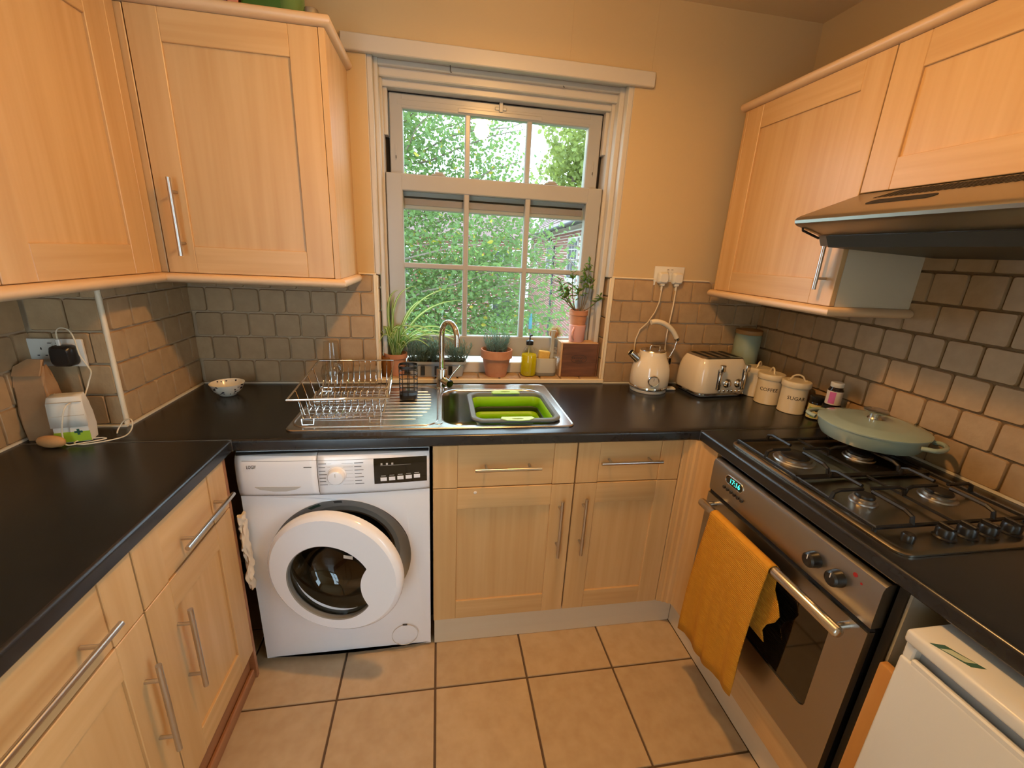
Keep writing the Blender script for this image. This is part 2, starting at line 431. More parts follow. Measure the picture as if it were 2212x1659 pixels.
# ---------------------------------------------------------------- floor
fl = struct('floor', MB().box(XL - .1, XR + .1, YF - .1, .2, -.12, -.004), 'grout_dark')
GX, GY, GT = -0.3248, -0.7474, 0.3337
def floor_tile_mesh():
    me = bpy.data.meshes.new('tile')
    mb = MB().rbox(-.5, .5, -.5, .5, -.012, 0, .003)
    h = .5 - .5 * .0072 / GT
    mb.v = [(math.copysign(h - (.5 - abs(x)) * 1, x), math.copysign(h - (.5 - abs(y)) * 1, y), z) for x, y, z in mb.v]
    me.from_pydata(mb.v, [], mb.f); me.materials.append(MT['floor_tile'])
    return me
_ft = floor_tile_mesh()
for i in range(-3, 7):
    for j in range(-1, 8):
        x0, x1 = GX + (i - 1) * GT, GX + i * GT
        y1, y0 = GY - (j - 1) * GT, GY - j * GT
        cx0, cx1, cy0, cy1 = max(x0, XL), min(x1, XR), max(y0, YF), min(y1, 0)
        if cx1 - cx0 < .02 or cy1 - cy0 < .02: continue
        inst('tile', _ft, ((cx0 + cx1) / 2, (cy0 + cy1) / 2, 0), (0, 0, 0), (cx1 - cx0, cy1 - cy0, 1), fl)

# ---------------------------------------------------------------- walls, ceiling
def mxz(y_sign=1):
    return lambda u, v, t: (u, t, v)
wb = struct('wall_back', MB().plate([rect(XL - .1, XR + .1, 0, ZC), rect(WX0, WX1, WZ0, WZ1)], .0, .24, lambda u, v, t: (u, t, v)), 'paint')
wl = struct('wall_left', MB().box(XL - .1, XL, YF, 0, 0, ZC), 'paint')
DY0, DY1, DZ1 = -3.02, -2.00, 2.10     # glazed back door, behind the camera on the right
wr = struct('wall_right', MB().box(XR, XR + .1, DY1, 0, 0, ZC).box(XR, XR + .1, YF, DY0, 0, ZC).box(XR, XR + .1, DY0, DY1, DZ1, ZC), 'paint')
gd_ = struct('door_1', MB().plate([rect(DY0, DY1, 0.002, DZ1), rect(DY0 + .07, DY1 - .07, .16, .86), rect(DY0 + .07, DY1 - .07, .93, DZ1 - .08)], XR + .03, XR + .075, lambda u, v, t: (t, u, v)), 'paint_white')
for a, b in ((.16, .86), (.93, DZ1 - .08)):
    obj('pane', MB().box(XR + .050, XR + .053, DY0 + .07, DY1 - .07, a, b), 'pane', gd_)
obj('handle', MB().cyl((XR + .03, DY1 - .035, 1.0), (XR - .01, DY1 - .035, 1.0), .008).cyl((XR - .01, DY1 - .035, 1.0), (XR - .01, DY1 - .14, 1.0), .008), 'handle', gd_, 40)
WB = (-1.12, -0.46, 0.06, 2.12)       # floor-length window behind the camera
wf = struct('wall_front', MB().plate([rect(XL - .1, XR + .1, 0, ZC), rect(WB[0], WB[1], WB[2], WB[3])], YF - .2, YF, lambda u, v, t: (u, t, v)), 'paint')
ce = struct('ceiling', MB().box(XL - .1, XR + .1, YF - .1, .2, ZC, ZC + .1), 'ceiling')
wp = struct('wall_pillar', MB().box(XL, XPIL - .006, YPIL + .006, 0, 0, 1.372), 'grout')
for x in (-0.005, .526, .868):
    obj('seam', MB().box(x - .0012, x + .0012, -.0012, .001, 2.215, ZC), 'paint', wb)

# tumbled wall tiles, four shapes shared by all
def tile_mesh(k):
    rnd = random.Random(100 + k)
    h, r, out = .0465, .007, []
    for sx, sy, a0 in ((1, 1, 0), (-1, 1, 90), (-1, -1, 180), (1, -1, 270)):
        jx, jy = rnd.uniform(-.0009, .0006), rnd.uniform(-.0009, .0006); rr = r * rnd.uniform(.6, 1.3)
        for q in range(3):
            a = math.radians(a0 + 45 * q)
            out.append((sx * (h + jx - rr) + rr * math.cos(a), sy * (h + jy - rr) + rr * math.sin(a)))
    rings = [[(x, 0.004, z) for x, z in out], [(x, -.0045, z) for x, z in out], [(x * .955, -.0085 + rnd.uniform(-.0004, .0004), z * .955) for x, z in out]]
    mb = MB().loft(rings, False, True)
    me = bpy.data.meshes.new('tile'); me.from_pydata(mb.v, [], mb.f); me.materials.append(MT['tile'])
    bm = bmesh.new(); bm.from_mesh(me); bmesh.ops.recalc_face_normals(bm, faces=bm.faces); bm.to_mesh(me); bm.free()
    me.shade_smooth(); me.set_sharp_from_angle(angle=math.radians(50))
    return me
TILES = [tile_mesh(k) for k in range(5)]
ROT = {'S': (0, 0, 0), 'W': (0, 0, -PI / 2), 'E': (0, 0, PI / 2), 'U': (-PI / 2, 0, 0)}
def tiling(parent, face, pos, u0, u1, v0, v1, joint, half=True, skip=None):
    """rows of tiles from v0 up; joint = a vertical joint of row 0"""
    k = 0; v = v0
    while v < v1 - .012:
        t = min(v + P, v1)
        j = joint + (P / 2 if (half and k % 2) else 0)
        a = j + math.floor((u0 - j) / P) * P
        while a < u1 - .004:
            b0, b1 = max(a, u0), min(a + P, u1)
            if b1 - b0 > .012 and not (skip and skip((b0 + b1) / 2, (v + t) / 2)):
                s = ((b1 - b0) / P, 1, (t - v) / P)
                inst('tile', random.choice(TILES), pos((b0 + b1) / 2, (v + t) / 2), ROT[face], s, parent)
            a += P
        v = t; k += 1
def backing(name, parent, mb, m='grout'):
    return obj(name, mb, m, parent)
Z0 = ZT + .004
# back wall, right of the window and left of it
backing('grout', wb, MB().box(WX1, XR, -.004, .002, ZT - .03, 1.409))
tiling(wb, 'S', lambda u, v: (u, -.004, v), WX1 + .004, XR - .009, Z0, 1.409, .807)
backing('grout', wb, MB().box(XPIL, WX0, -.004, .002, ZT - .03, 1.380))
tiling(wb, 'S', lambda u, v: (u, -.004, v), XPIL, WX0 - .004, Z0, 1.379, -.300 - .04925)
# right wall
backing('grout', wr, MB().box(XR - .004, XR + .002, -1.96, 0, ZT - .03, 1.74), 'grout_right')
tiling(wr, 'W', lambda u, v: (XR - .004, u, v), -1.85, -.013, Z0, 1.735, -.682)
# left wall and the boxed-in corner
backing('grout', wl, MB().box(XL - .002, XL + .004, -2.0, YPIL, ZT - .03, 1.380))
tiling(wl, 'E', lambda u, v: (XL + .004, u, v), -1.15, YPIL, Z0, 1.378, -.52)
tiling(wp, 'S', lambda u, v: (u, YPIL + .005, v), XL + .009, XPIL - .006, Z0, 1.372, XPIL - .045)
tiling(wp, 'E', lambda u, v: (XPIL - .005, u, v), YPIL + .006, -.009, Z0, 1.372, -.40)
# trims and sealant
_n = [0]
def trim(mb, m, smooth=None, label=None):
    _n[0] += 1
    return struct('trim_%d' % _n[0], mb, m, smooth, label)
trim(MB().rbox(-.324, .879, -.022, .0, 2.160, 2.214, .003), 'paint_white', None, 'painted batten above the window')
trim(MB().lathe([(.0075, ZT), (.0075, 1.372)], 10, (XPIL - .004, YPIL + .004, 0)), 'cream_trim', 40, 'pale corner bead of the boxed-in corner')
trim(MB().rbox(WX1 - .006, WX1 + .006, -.010, .004, ZT, 1.414, .002), 'cream_trim')
trim(MB().rbox(WX0 - .006, WX0 + .006, -.010, .004, ZT, 1.384, .002), 'cream_trim')
trim(MB().rbox(WX1 - .006, XR - .31, -.011, .0, 1.409, 1.416, .002), 'cream_trim')
trim(MB().rbox(-.305, WX0 + .006, -.011, .0, 1.380, 1.387, .002), 'cream_trim')
trim(MB().rbox(WX0 - .006, WX1 + .006, -.018, -.004, ZT, .932, .003), 'cream_trim', None, 'pale edging strip along the window sill')
trim(MB().box(XPIL, WX0, -.016, -.008, ZT, ZT + .006).box(WX1, XR - .008, -.016, -.008, ZT, ZT + .006), 'sealant')
trim(MB().box(XR - .016, XR - .009, -1.94, -.012, ZT, ZT + .007), 'sealant')
trim(MB().box(XL + .009, XL + .016, -1.6, YPIL, ZT, ZT + .006).box(XL + .012, XPIL + .004, YPIL - .012, YPIL - .004, ZT, ZT + .006), 'sealant')
trim(MB().box(XPIL, XPIL + .010, YPIL, -.012, ZT, ZT + .006), 'sealant')

# ---------------------------------------------------------------- window over the sink
win = struct('window_1', MB()
    .rbox(WX0, WX0 + .020, .012, .10, 1.38, WZ1, .003).rbox(WX0 + .018, WX0 + .036, .045, .15, .93, WZ1, .003).rbox(WX0 + .030, WX0 + .045, .088, .20, .93, WZ1, .002)
    .rbox(WX1 - .022, WX1, .004, .10, 1.41, WZ1, .003).rbox(WX1 - .042, WX1 - .020, .045, .15, .93, WZ1, .003).rbox(WX1 - .055, WX1 - .038, .088, .20, .93, WZ1, .002)
    .rbox(WX0, WX1, .050, .075, 2.150, WZ1, .004).rbox(WX0 + .02, WX1 - .02, .072, .105, 2.120, WZ1, .004).rbox(WX0 + .03, WX1 - .03, .10, .22, 2.096, WZ1, .003)
    .rbox(WX0 + .02, WX1 - .02, .098, .24, .93, .982, .004)
    .box(WX0 - .001, WX0 + .002, 0.001, .06, 1.38, WZ1).box(WX1 - .002, WX1 + .001, 0.001, .06, 1.41, WZ1).box(WX0, WX1, .001, .06, WZ1 - .002, WZ1 + .001), 'paint_white', None, 'white sash window over the sink')
sill = obj('sill', MB().box(WX0, WX1, -.006, .11, .900, .9255), 'grout', win)
tiling(sill, 'U', lambda u, v: (u, v, .9255), WX0 + .002, WX1 - .002, -.004, .0945, -.19, False)
for side, face, x, zt in (('L', 'E', WX0, 1.379), ('R', 'W', WX1, 1.408)):
    s = 1 if side == 'L' else -1
    rv = obj('reveal', MB().box(x - s * .001, x + s * .003, .003, .098, .93, zt), 'grout', win)
    tiling(rv, face, lambda u, v: (x + s * .003, u, v), .006, .096, .93, zt, .096, False)
    obj('edge_bead', MB().rbox(x + s * .001, x + s * .012, .001, .008, .93, zt, .002), 'cream_trim', win)
obj('jamb_gap', MB().box(-.1995, -.1962, .101, .104, 1.0, 1.79).box(.7490, .7525, .101, .104, 1.0, 1.79).box(-.1815, -.1795, .150, .154, 1.93, 2.095).box(.7338, .7358, .150, .154, 1.93, 2.095).box(-.19, .74, .150, .19, 2.0930, 2.0958), 'gap', win)
obj('parting_bead', MB().rbox(WX0 + .02, -.1818, .118, .20, 1.93, 2.10, .002).rbox(.7360, WX1 - .02, .118, .20, 1.93, 2.10, .002).rbox(WX0 + .02, -.1965, .118, .20, .97, 1.93, .002).rbox(.7495, WX1 - .02, .118, .20, .97, 1.93, .002), 'paint_white', win)
for x0, x1 in ((-.1965, -.1790), (.7335, .7495)):
    obj('sash_track', MB().box(x0, x1, .165, .20, 1.012, 1.93), 'gap', win)
def sash(name, x0, x1, z0, z1, y0, y1, gx0, gx1, gz0, gz1, hbar, bars):
    s = obj(name, MB().rbox(x0, gx0 + .004, y0, y1, z0, z1, .004).rbox(gx1 - .004, x1, y0, y1, z0, z1, .004), 'pvc', win)
    obj('top_rail', MB().rbox(gx0 - .002, gx1 + .002, y0 + .0005, y1, gz1 - .003, z1, .004), 'pvc', s)
    obj('bottom_rail', MB().rbox(gx0 - .002, gx1 + .002, y0 + .0005, y1, z0, gz0 + .003, .004), 'pvc', s)
    g = (y0 + y1) / 2
    xs = [gx0] + bars + [gx1]
    zs = [gz0] + hbar + [gz1]
    for b in bars:
        obj('glazing_bar', MB().rbox(b - .0115, b + .0115, y0 + .004, y1 - .004, gz0, gz1, .004), 'pvc', s)
    for h in hbar:
        obj('glazing_bar', MB().rbox(gx0, gx1, y0 + .0045, y1 - .0045, h - .0115, h + .0115, .004), 'pvc', s)
    for i in range(len(xs) - 1):
        for j in range(len(zs) - 1):
            obj('pane', MB().box(xs[i], xs[i + 1], g - .0015, g + .0015, zs[j], zs[j + 1]), 'pane', s)
    obj('glazing_gasket', MB().plate([rect(gx0 - .001, gx1 + .001, gz0 - .001, gz1 + .001), rect(gx0 + .003, gx1 - .003, gz0 + .003, gz1 - .003)], g - .006, g - .003, lambda u, v, t: (u, t, v)), 'grey_trough', s)
    return s
ls = sash('lower_sash', -.1955, .7485, 1.012, 1.790, .100, .142, -.1315, .683, 1.106, 1.727, [1.42], [.140, .411])
us = sash('upper_sash', -.179, .7335, 1.655, 2.0925, .148, .190, -.129, .678, 1.735, 2.041, [], [.143, .409])
obj('weather_seal', MB().box(-.125, .675, .1465, .1485, 1.700, 1.7075), 'gap', us)
obj('weather_strip', MB().rbox(-.125, .675, .1450, .1485, 1.672, 1.698, .001), 'weather', us)
# sash furniture
obj('vent_strip', MB().rbox(-.145, .695, .1475, .1495, 2.050, 2.070, .0008).rbox(.10, .46, .143, .149, 2.043, 2.060, .002), 'pvc', us)
obj('sash_catch', MB().rbox(.272, .288, .136, .148, 2.058, 2.100, .002).rbox(.255, .305, .142, .148, 2.066, 2.078, .002), 'pvc', us)
for x in (-.155, .707):
    obj('tilt_latch', MB().rbox(x - .004, x + .004, .1455, .149, 1.845, 1.905, .001), 'pvc', us)
    obj('latch_slot', MB().box(x - .0015, x + .0015, .1450, .1470, 1.850, 1.862), 'gap', us)
for x in (.02, .515):
    obj('sash_lock', MB().rbox(x - .03, x + .03, .118, .145, 1.790, 1.800, .004).rbox(x - .015, x + .02, .120, .140, 1.799, 1.808, .003), 'pvc', ls)
obj('sash_lift', MB().rbox(.555, .60, .094, .100, 1.035, 1.058, .002).rbox(.563, .592, .088, .098, 1.056, 1.066, .003), 'pvc', ls)
for x in (.563, .592):
    obj('screw', MB().cyl((x, .0945, 1.045), (x, .0925, 1.045), .003, n=10), 'text_grey', ls)
for x, y in ((.065, .085), (.519, .098)):
    tag(obj('cup_hook', MB().tube([(x, y - .045, 2.173), (x, y - .045, 2.150), (x + .003, y - .047, 2.146), (x + .006, y - .045, 2.149)], .0016, 6), 'text_grey'),
        'small metal hook under the window head, ' + ('left one' if x < .3 else 'right one'), 'hook', 'hooks under the window head')

# floor-length window behind the camera
w2 = struct('window_2', MB().plate([rect(WB[0], WB[1], WB[2], WB[3]), rect(WB[0] + .05, -.81, WB[2] + .06, WB[3] - .05), rect(-.77, WB[1] - .05, WB[2] + .06, WB[3] - .05)], YF - .12, YF - .06, lambda u, v, t: (u, t, v)), 'pvc')
for a, b in ((WB[0] + .05, -.81), (-.77, WB[1] - .05)):
    obj('pane', MB().box(a, b, YF - .092, YF - .089, WB[2] + .06, WB[3] - .05), 'pane', w2)

# ---------------------------------------------------------------- ceiling lamp
t = thing('ceiling_lamp', 'ceiling lamp with one warm bulb above the floor', 'lamp', (LAMP[0], LAMP[1], ZC))
obj('ceiling_rose', MB().lathe([(.055, ZC - .001), (.055, ZC - .012), (.03, ZC - .03), (.008, ZC - .035)], 24, (LAMP[0], LAMP[1], 0)), 'white_plastic', t, 40)
obj('lamp_stem', MB().cyl((LAMP[0], LAMP[1], ZC - .033), (LAMP[0], LAMP[1], LAMP[2] + .03), .008), 'white_plastic', t, 40)
obj('lamp_dish', MB().lathe([(.012, LAMP[2] + .040), (.060, LAMP[2] + .030), (.072, LAMP[2] + .012), (.072, LAMP[2] + .002), (.068, LAMP[2] + .002), (.066, LAMP[2] + .012), (.0, LAMP[2] + .020)], 32, (LAMP[0], LAMP[1], 0), True, False), 'white_plastic', t, 40)
obj('lamp_disc', MB().lathe([(.060, LAMP[2] + .004), (.0, LAMP[2] + .004)], 32, (LAMP[0], LAMP[1], 0), False, True), 'bulb', t)
lamp = bpy.data.objects.new('lamp_light', lamp_data); COL.objects.link(lamp)
lamp.location = (LAMP[0], LAMP[1], LAMP[2] + .001)
fill_light = bpy.data.objects.new('lamp_fill', fill_data); COL.objects.link(fill_light)
fill_light.location = (LAMP[0], LAMP[1], LAMP[2] - .052)

# ---------------------------------------------------------------- cabinet helpers
def mapper(face, f):
    return {'S': lambda a, d, z: (a, f - d, z), 'E': lambda a, d, z: (f + d, a, z), 'W': lambda a, d, z: (f - d, a, z)}[face]
def mbox(mb, mp, a0, a1, d0, d1, z0, z1, r=.0015):
    p, q = mp(a0, d0, z0), mp(a1, d1, z1)
    return mb.rbox(p[0], q[0], p[1], q[1], p[2], q[2], r)
def bar_handle(mp, a0, a1, z0, z1, r=.0062, out=.034):
    """bar between (a0,z0) and (a1,z1) on two short posts"""
    mb = MB().cyl(mp(a0, out, z0), mp(a1, out, z1), r, n=12)
    for k in (.17, .83):
        a, z = a0 + (a1 - a0) * k, z0 + (z1 - z0) * k
        mb.cyl(mp(a, 0, z), mp(a, out, z), r * .72, n=10)
    return mb
def shaker_door(parent, face, f, a0, a1, z0, z1, handle=None, st=.083, rt=.083, rb=.083):
    mp = mapper(face, f); a0, a1 = sorted((a0, a1))
    d = obj('door', mbox(MB(), mp, a0 + st - .006, a1 - st + .006, -.019, -.0075, z0 + rb - .006, z1 - rt + .006, .0008), 'wood_v', parent)
    obj('stile', mbox(MB(), mp, a0, a0 + st, -.020, 0, z0, z1), 'wood_v', d)
    obj('stile', mbox(MB(), mp, a1 - st, a1, -.020, 0, z0, z1), 'wood_v', d)
    obj('rail', mbox(MB(), mp, a0 + st, a1 - st, -.020, -.0004, z0, z0 + rb), 'wood_h', d)
    obj('rail', mbox(MB(), mp, a0 + st, a1 - st, -.020, -.0004, z1 - rt, z1), 'wood_h', d)
    if handle: obj('handle', bar_handle(mp, *handle), 'handle', d, 40)
    return d
def drawer_front(parent, face, f, a0, a1, z0, z1, handle, st=.083):
    mp = mapper(face, f); a0, a1 = sorted((a0, a1))
    d = obj('drawer', mbox(MB(), mp, a0 + st, a1 - st, -.020, -.0035, z0, z1), 'wood_h', parent)
    obj('stile', mbox(MB(), mp, a0, a0 + st, -.020, 0, z0, z1), 'wood_v', d)
    obj('stile', mbox(MB(), mp, a1 - st, a1, -.020, 0, z0, z1), 'wood_v', d)
    obj('handle', bar_handle(mp, *handle), 'handle', d, 40)
    return d
def shell(x0, x1, y0, y1, z0, z1, top=True, skip=''):
    mb = MB(); w = .016
    mb.box(x0, x0 + w, y0, y1, z0, z1).box(x1 - w, x1, y0, y1, z0, z1)
    mb.box(x0 + w, x1 - w, y0, y1, z0, z0 + w)
    if 'b' not in skip: mb.box(x0 + w, x1 - w, y1 - w, y1, z0 + w, z1)
    if top: mb.box(x0 + w, x1 - w, y0, y1, z1 - w, z1)
    return mb

# ---------------------------------------------------------------- base units, sink run
YC = -.579
for nm, x0, x1, dl, h1, h2 in (
        ('sink_base_unit', .000, .5095, 'pale birch sink base unit with one drawer front beside the washing machine', (.143, .374, .787, .787), (.461, .461, .41, .65)),
        ('narrow_base_unit', .5115, .9185, 'narrower pale birch base unit in the corner left of the oven', (.592, .826, .797, .797), (.552, .552, .415, .655))):
    t = thing(nm, dl, 'cabinet', ((x0 + x1) / 2, YC, 0))
    obj('body', shell(x0 + .001, x1 - .001, YC + .021, -.05, .13, ZT - TH - .002, False), 'carcass', t)
    obj('top_rail', MB().box(x0 + .02, x1 - .02, YC + .0215, YC + .04, .845, .868), 'carcass', t)
    drawer_front(t, 'S', YC, x0 + .0015, x1 - .0015, .7045, .866, h1)
    shaker_door(t, 'S', YC, x0 + .0015, x1 - .0015, .1305, .7015, h2)
    if x0 < .1:
        obj('door_bumper', MB().sphere((.148, YC - .001, .684), .006, 10, 6, (1, .4, 1)), 'label_white', t, 60)
pl = thing('plinth', 'pale plinth board under the sink base units', 'plinth', (.5, -.55, 0))
obj('board', MB().rbox(.004, 1.0075, -.561, -.545, 0.001, .128, .001), 'plinth', pl)
pl = thing('plinth', 'pale plinth board on the floor under the oven', 'plinth', (1.015, -.9, 0))
obj('board', MB().rbox(1.008, 1.024, -1.31, -.561, 0.001, .128, .001), 'plinth', pl)
# corner post between the two runs
cp = thing('corner_post', 'fluted birch corner post between base unit and oven', 'corner post', (.95, -.60, 0))
obj('post', MB().plate([[(.9205, -.575), (.9245, -.581), (.940, -.583), (.9445, -.590), (.9575, -.592), (.962, -.600), (.974, -.602), (.978, -.612), (.980, -.640), (.980, -.690), (1.0, -.690), (1.0, -.555), (.9205, -.555)]], .13, .871, lambda u, v, t: (u, v, t)), 'wood_v', cp)

# ---------------------------------------------------------------- oven housing and built-in oven
OX, OY0, OY1 = .955, -1.3065, -.7125
oh = thing('oven_housing', 'birch housing panels around the built-in oven', 'cabinet', (1.2, -1.0, 0))
obj('side_panel', MB().box(1.0, 1.56, -.711, -.693, .13, .871), 'carcass', oh)
obj('side_panel', MB().box(.985, 1.56, -1.330, -1.312, .001, .871), 'black', oh)
obj('gap_panel', MB().box(.990, 1.56, -1.336, -1.3305, .001, .871), 'plaster_pale', oh)
obj('lower_panel', MB().rbox(.980, .998, -1.3115, -.692, .1295, .268, .0015), 'wood_h', oh)
obj('shelf', MB().box(1.0, 1.56, -1.311, -.712, .250, .268), 'carcass', oh)
ov = thing('oven', 'built-in electric oven with brushed steel panel and black glass door', 'oven', (1.2, -1.0, .27))
mpo = mapper('W', OX)
obj('body', MB().box(OX + .022, 1.50, OY0 + .012, OY1 - .012, .270, .862), 'black', ov)
pan = [(OX + .030, .862), (OX + .012, .862), (OX + .003, .857), (OX - .001, .846), (OX, .76), (OX + .002, .746), (OX + .030, .746)]
obj('control_panel', MB().plate([pan], OY0, OY1, lambda u, v, t: (u, t, v)), 'steel_dull', ov, 30)
obj('clock_window', MB().plate([rrect(.080, .026, .012, 5, -.826, .826)], OX - .0022, OX + .001, lambda u, v, t: (t, u, v)), 'black_gloss', ov)
obj('clock_bezel', MB().plate([rrect(.084, .030, .014, 5, -.826, .826), rrect(.080, .026, .012, 5, -.826, .826)], OX - .003, OX + .001, lambda u, v, t: (t, u, v)), 'chrome', ov)
dg = text_mb('17:16', .023); dg.xf(Matrix.Translation((OX - .0026, -.829, .826)) @ Matrix(((0, 0, -1, 0), (-1, 0, 0, 0), (0, 1, 0, 0), (0, 0, 0, 1))))
obj('clock_digits', dg, 'display', ov)
for k in range(6):
    y = -.786 - k * .0168
    obj('button', MB().cyl((OX + .002, y, .792), (OX - .005, y, .792), .0065, .0055, 12), 'black', ov, 40)
for y, z in ((-1.146, .799), (-1.212, .800)):
    kb = obj('knob', MB().lathe([(.021, 0), (.021, .004), (.0185, .022), (.014, .026)], 24, (OX, y, z), ax=(-1, 0, 0)), 'black', ov, 35)
    obj('pointer', MB().rbox(OX - .0275, OX - .0255, y - .001, y + .001, z + .004, z + .017, .0005), 'label_white', kb)
obj('warning_lamp', MB().cyl((OX, -1.245, .838), (OX - .002, -1.245, .838), .0055, n=12), 'red_led', ov)
obj('warning_lamp', MB().cyl((OX, -1.262, .828), (OX - .001, -1.262, .828), .003, n=10), 'red_led', ov)
dr = obj('door', MB().plate([rect(OY0 + .001, OY1 - .001, .272, .733), rrect(.436, .272, .02, 4, -1.011, .536)], OX, OX + .020, lambda u, v, t: (t, u, v)), 'steel_dull', ov)
obj('window_glass', MB().box(OX + .004, OX + .008, -1.235, -.788, .395, .678), 'black_gloss', dr)
obj('door_gap', MB().box(OX + .006, OX + .020, OY0 + .002, OY1 - .002, .7335, .7455), 'gap', ov)
hb = MB().lathe([(.004, 0), (.011, .002), (.0140, .007), (.0140, .537), (.011, .542), (.004, .544)], 20, (OX - .042, -1.284, .712), ax=(0, 1, 0))
for y in (-1.262, -.762): hb.cyl((OX, y, .712), (OX - .040, y, .712), .009, n=14)
obj('handle', hb, 'steel', dr, 45)

# tea towel over the oven handle
def towel():
    mb = MB(); rnd = random.Random(5)
    n, rows = 36, []
    prof = []
    for k in range(15): prof.append((OX - .060 - .010 * math.sin(k / 14 * PI), .24 + .466 * k / 14, 0))
    for k in range(1, 7):
        a = PI * k / 7; prof.append((OX - .044 - .0175 * math.cos(a), .712 + .0155 * math.sin(a), .5))
    for k in range(9): prof.append((OX - .0255, .706 - .228 * k / 8, 1))
    for pi_, (x, z, side) in enumerate(prof):
        row = []
        for i in range(n):
            u = i / (n - 1)
            low = max(0, min(1, (.70 - z) / .45))
            y = -.820 - .262 * u + (.030 * low * (1 - u) + .012 * low * u) * (1 if side == 0 else 0)
            if side == 1: y = -.90 - .20 * u + .02 * math.sin(z * 40) * u
            zz = z
            if side == 0 and pi_ < 4: zz = z - .028 * (1 - u) * (4 - pi_) / 4 + .006 * math.sin(u * 9)
            w = .0045 * math.sin(u * 11 + 1.2) * low + .003 * math.sin(u * 23 + z * 8) * low
            row.append((x - abs(w) * 1.2 * (1 if side == 0 else -.0), y, zz))
        rows.append(row)
    return mb.loft(rows, False, False, closed=False)
def mat_towel():
    m = MT['mustard']; nt = m.node_tree; b = nt.nodes['Principled BSDF']
    tc = nt.nodes.new('ShaderNodeTexCoord'); w = nt.nodes.new('ShaderNodeTexWave'); w.wave_type = 'BANDS'; w.bands_direction = 'Z'
    w.inputs['Scale'].default_value = 55; w.inputs['Distortion'].default_value = .4
    nt.links.new(tc.outputs['Object'], w.inputs['Vector'])
    bp = nt.nodes.new('ShaderNodeBump'); bp.inputs['Strength'].default_value = .55; bp.inputs['Distance'].default_value = .003
    nt.links.new(w.outputs['Fac'], bp.inputs['Height']); nt.links.new(bp.outputs[0], b.inputs['Normal'])
mat_towel()
tw = tag(obj('tea_towel', towel(), 'mustard', None, 60, solid=.003), 'mustard yellow ribbed tea towel hung over the oven door handle', 'towel')

# ---------------------------------------------------------------- left base units
XD = -.615
for nm, y0, y1, lab, hd, hv in (
        ('drawer_base_unit', -1.0375, -.6325, 'birch base unit with drawer and door nearest the washing machine', (-.669, -.917, .770, .770), (-.952, -.952, .371, .620)),
        ('wide_base_unit', -1.5405, -1.0395, 'wider birch base unit nearest the camera on the left', (-1.145, -1.440, .778, .778), (-1.085, -1.085, .340, .600))):
    t = thing(nm, lab, 'cabinet', (-.88, (y0 + y1) / 2, 0))
    obj('body', shell(-1.15, XD - .021, y0 + .001, y1 - .001, .13, ZT - TH - .002, True, 'b'), 'carcass', t)
    drawer_front(t, 'E', XD, y0 + .0015, y1 - .0015, .7045, .866, hd, .088)
    shaker_door(t, 'E', XD, y0 + .0015, y1 - .0015, .1305, .7015, hv, .088)
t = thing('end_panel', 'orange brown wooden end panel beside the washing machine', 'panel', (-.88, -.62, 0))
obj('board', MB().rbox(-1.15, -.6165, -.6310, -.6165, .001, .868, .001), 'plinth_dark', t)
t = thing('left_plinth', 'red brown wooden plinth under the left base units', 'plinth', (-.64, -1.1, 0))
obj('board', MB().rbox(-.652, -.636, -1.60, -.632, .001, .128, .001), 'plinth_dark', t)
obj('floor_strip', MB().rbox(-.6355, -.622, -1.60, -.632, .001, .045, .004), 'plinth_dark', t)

# ---------------------------------------------------------------- worktops
def nose(u0, z0=ZT - TH, z1=ZT, r=.010):
    """rounded front edge profile: offsets from the edge (inwards positive), z"""
    pts = [(u0, z0), (.003, z0), (0, z0 + .004)]
    for k in range(6):
        a = PI / 2 * k / 5
        pts.append((r - r * math.cos(a), z1 - r + r * math.sin(a)))
    return pts + [(u0, z1)]
SX0, SX1, SY0, SY1 = -.469, .505, -.545, -.047      # sink outer
BX0, BX1, BY0, BY1 = .034, .462, -.515, -.120       # bowl opening
SK = .04
wk = tag(obj('worktop', MB().plate([[(XPIL + .001, YE + SK), (XR - .0125, YE + SK), (XR - .0125, -.0125), (XPIL + .001, -.0125)], rect(BX0 - .012, BX1 + .012, BY0 - .008, BY1 + .008)], ZT - TH, ZT, lambda u, v, t: (u, v, t))
    .box(XL + .013, XPIL + .001, YE + SK, YPIL - .004, ZT - TH, ZT)
    .plate([nose(SK)], XL + .013, XR - .0125, lambda u, v, t: (t, YE + u, v)), 'worktop', None, 30), 'dark slate worktop with the sink under the window', 'worktop')
wk2 = tag(obj('worktop', MB().plate([nose(SK)], -1.95, YE - .0006, lambda u, v, t: (XLE - u, t, v)).box(XL + .013, XLE - SK, -1.95, YE - .0006, ZT - TH, ZT), 'worktop', None, 30), 'dark slate worktop over the left base units', 'worktop')
wk3 = tag(obj('worktop', MB().plate([nose(SK)], -1.96, YE - .0006, lambda u, v, t: (XRE + u, t, v))
    .plate([rect(XRE + SK, XR - .0125, -1.96, YE - .0006), rect(1.035, 1.495, -1.255, -.735)], ZT - TH, ZT, lambda u, v, t: (u, v, t)), 'worktop', None, 30), 'dark slate worktop around the gas hob', 'worktop')
tag(obj('joint_strip', MB().box(XL + .02, XLE + .001, YE - .0005, YE + .0012, ZT - .01, ZT + .0012).box(XLE - .002, XLE + .001, YE - .0008, YE + .0012, ZT - TH, ZT + .0012), 'handle'), 'thin metal joint strip where the left worktop meets the sink run', 'joint strip')
tag(obj('joint_strip', MB().box(XRE - .001, 1.56, YE - .0005, YE + .0012, ZT - .01, ZT + .0012).box(XRE - .001, XRE + .002, YE - .0008, YE + .0012, ZT - TH, ZT + .0012), 'handle'), 'thin metal joint strip where the hob worktop meets the sink run', 'joint strip')

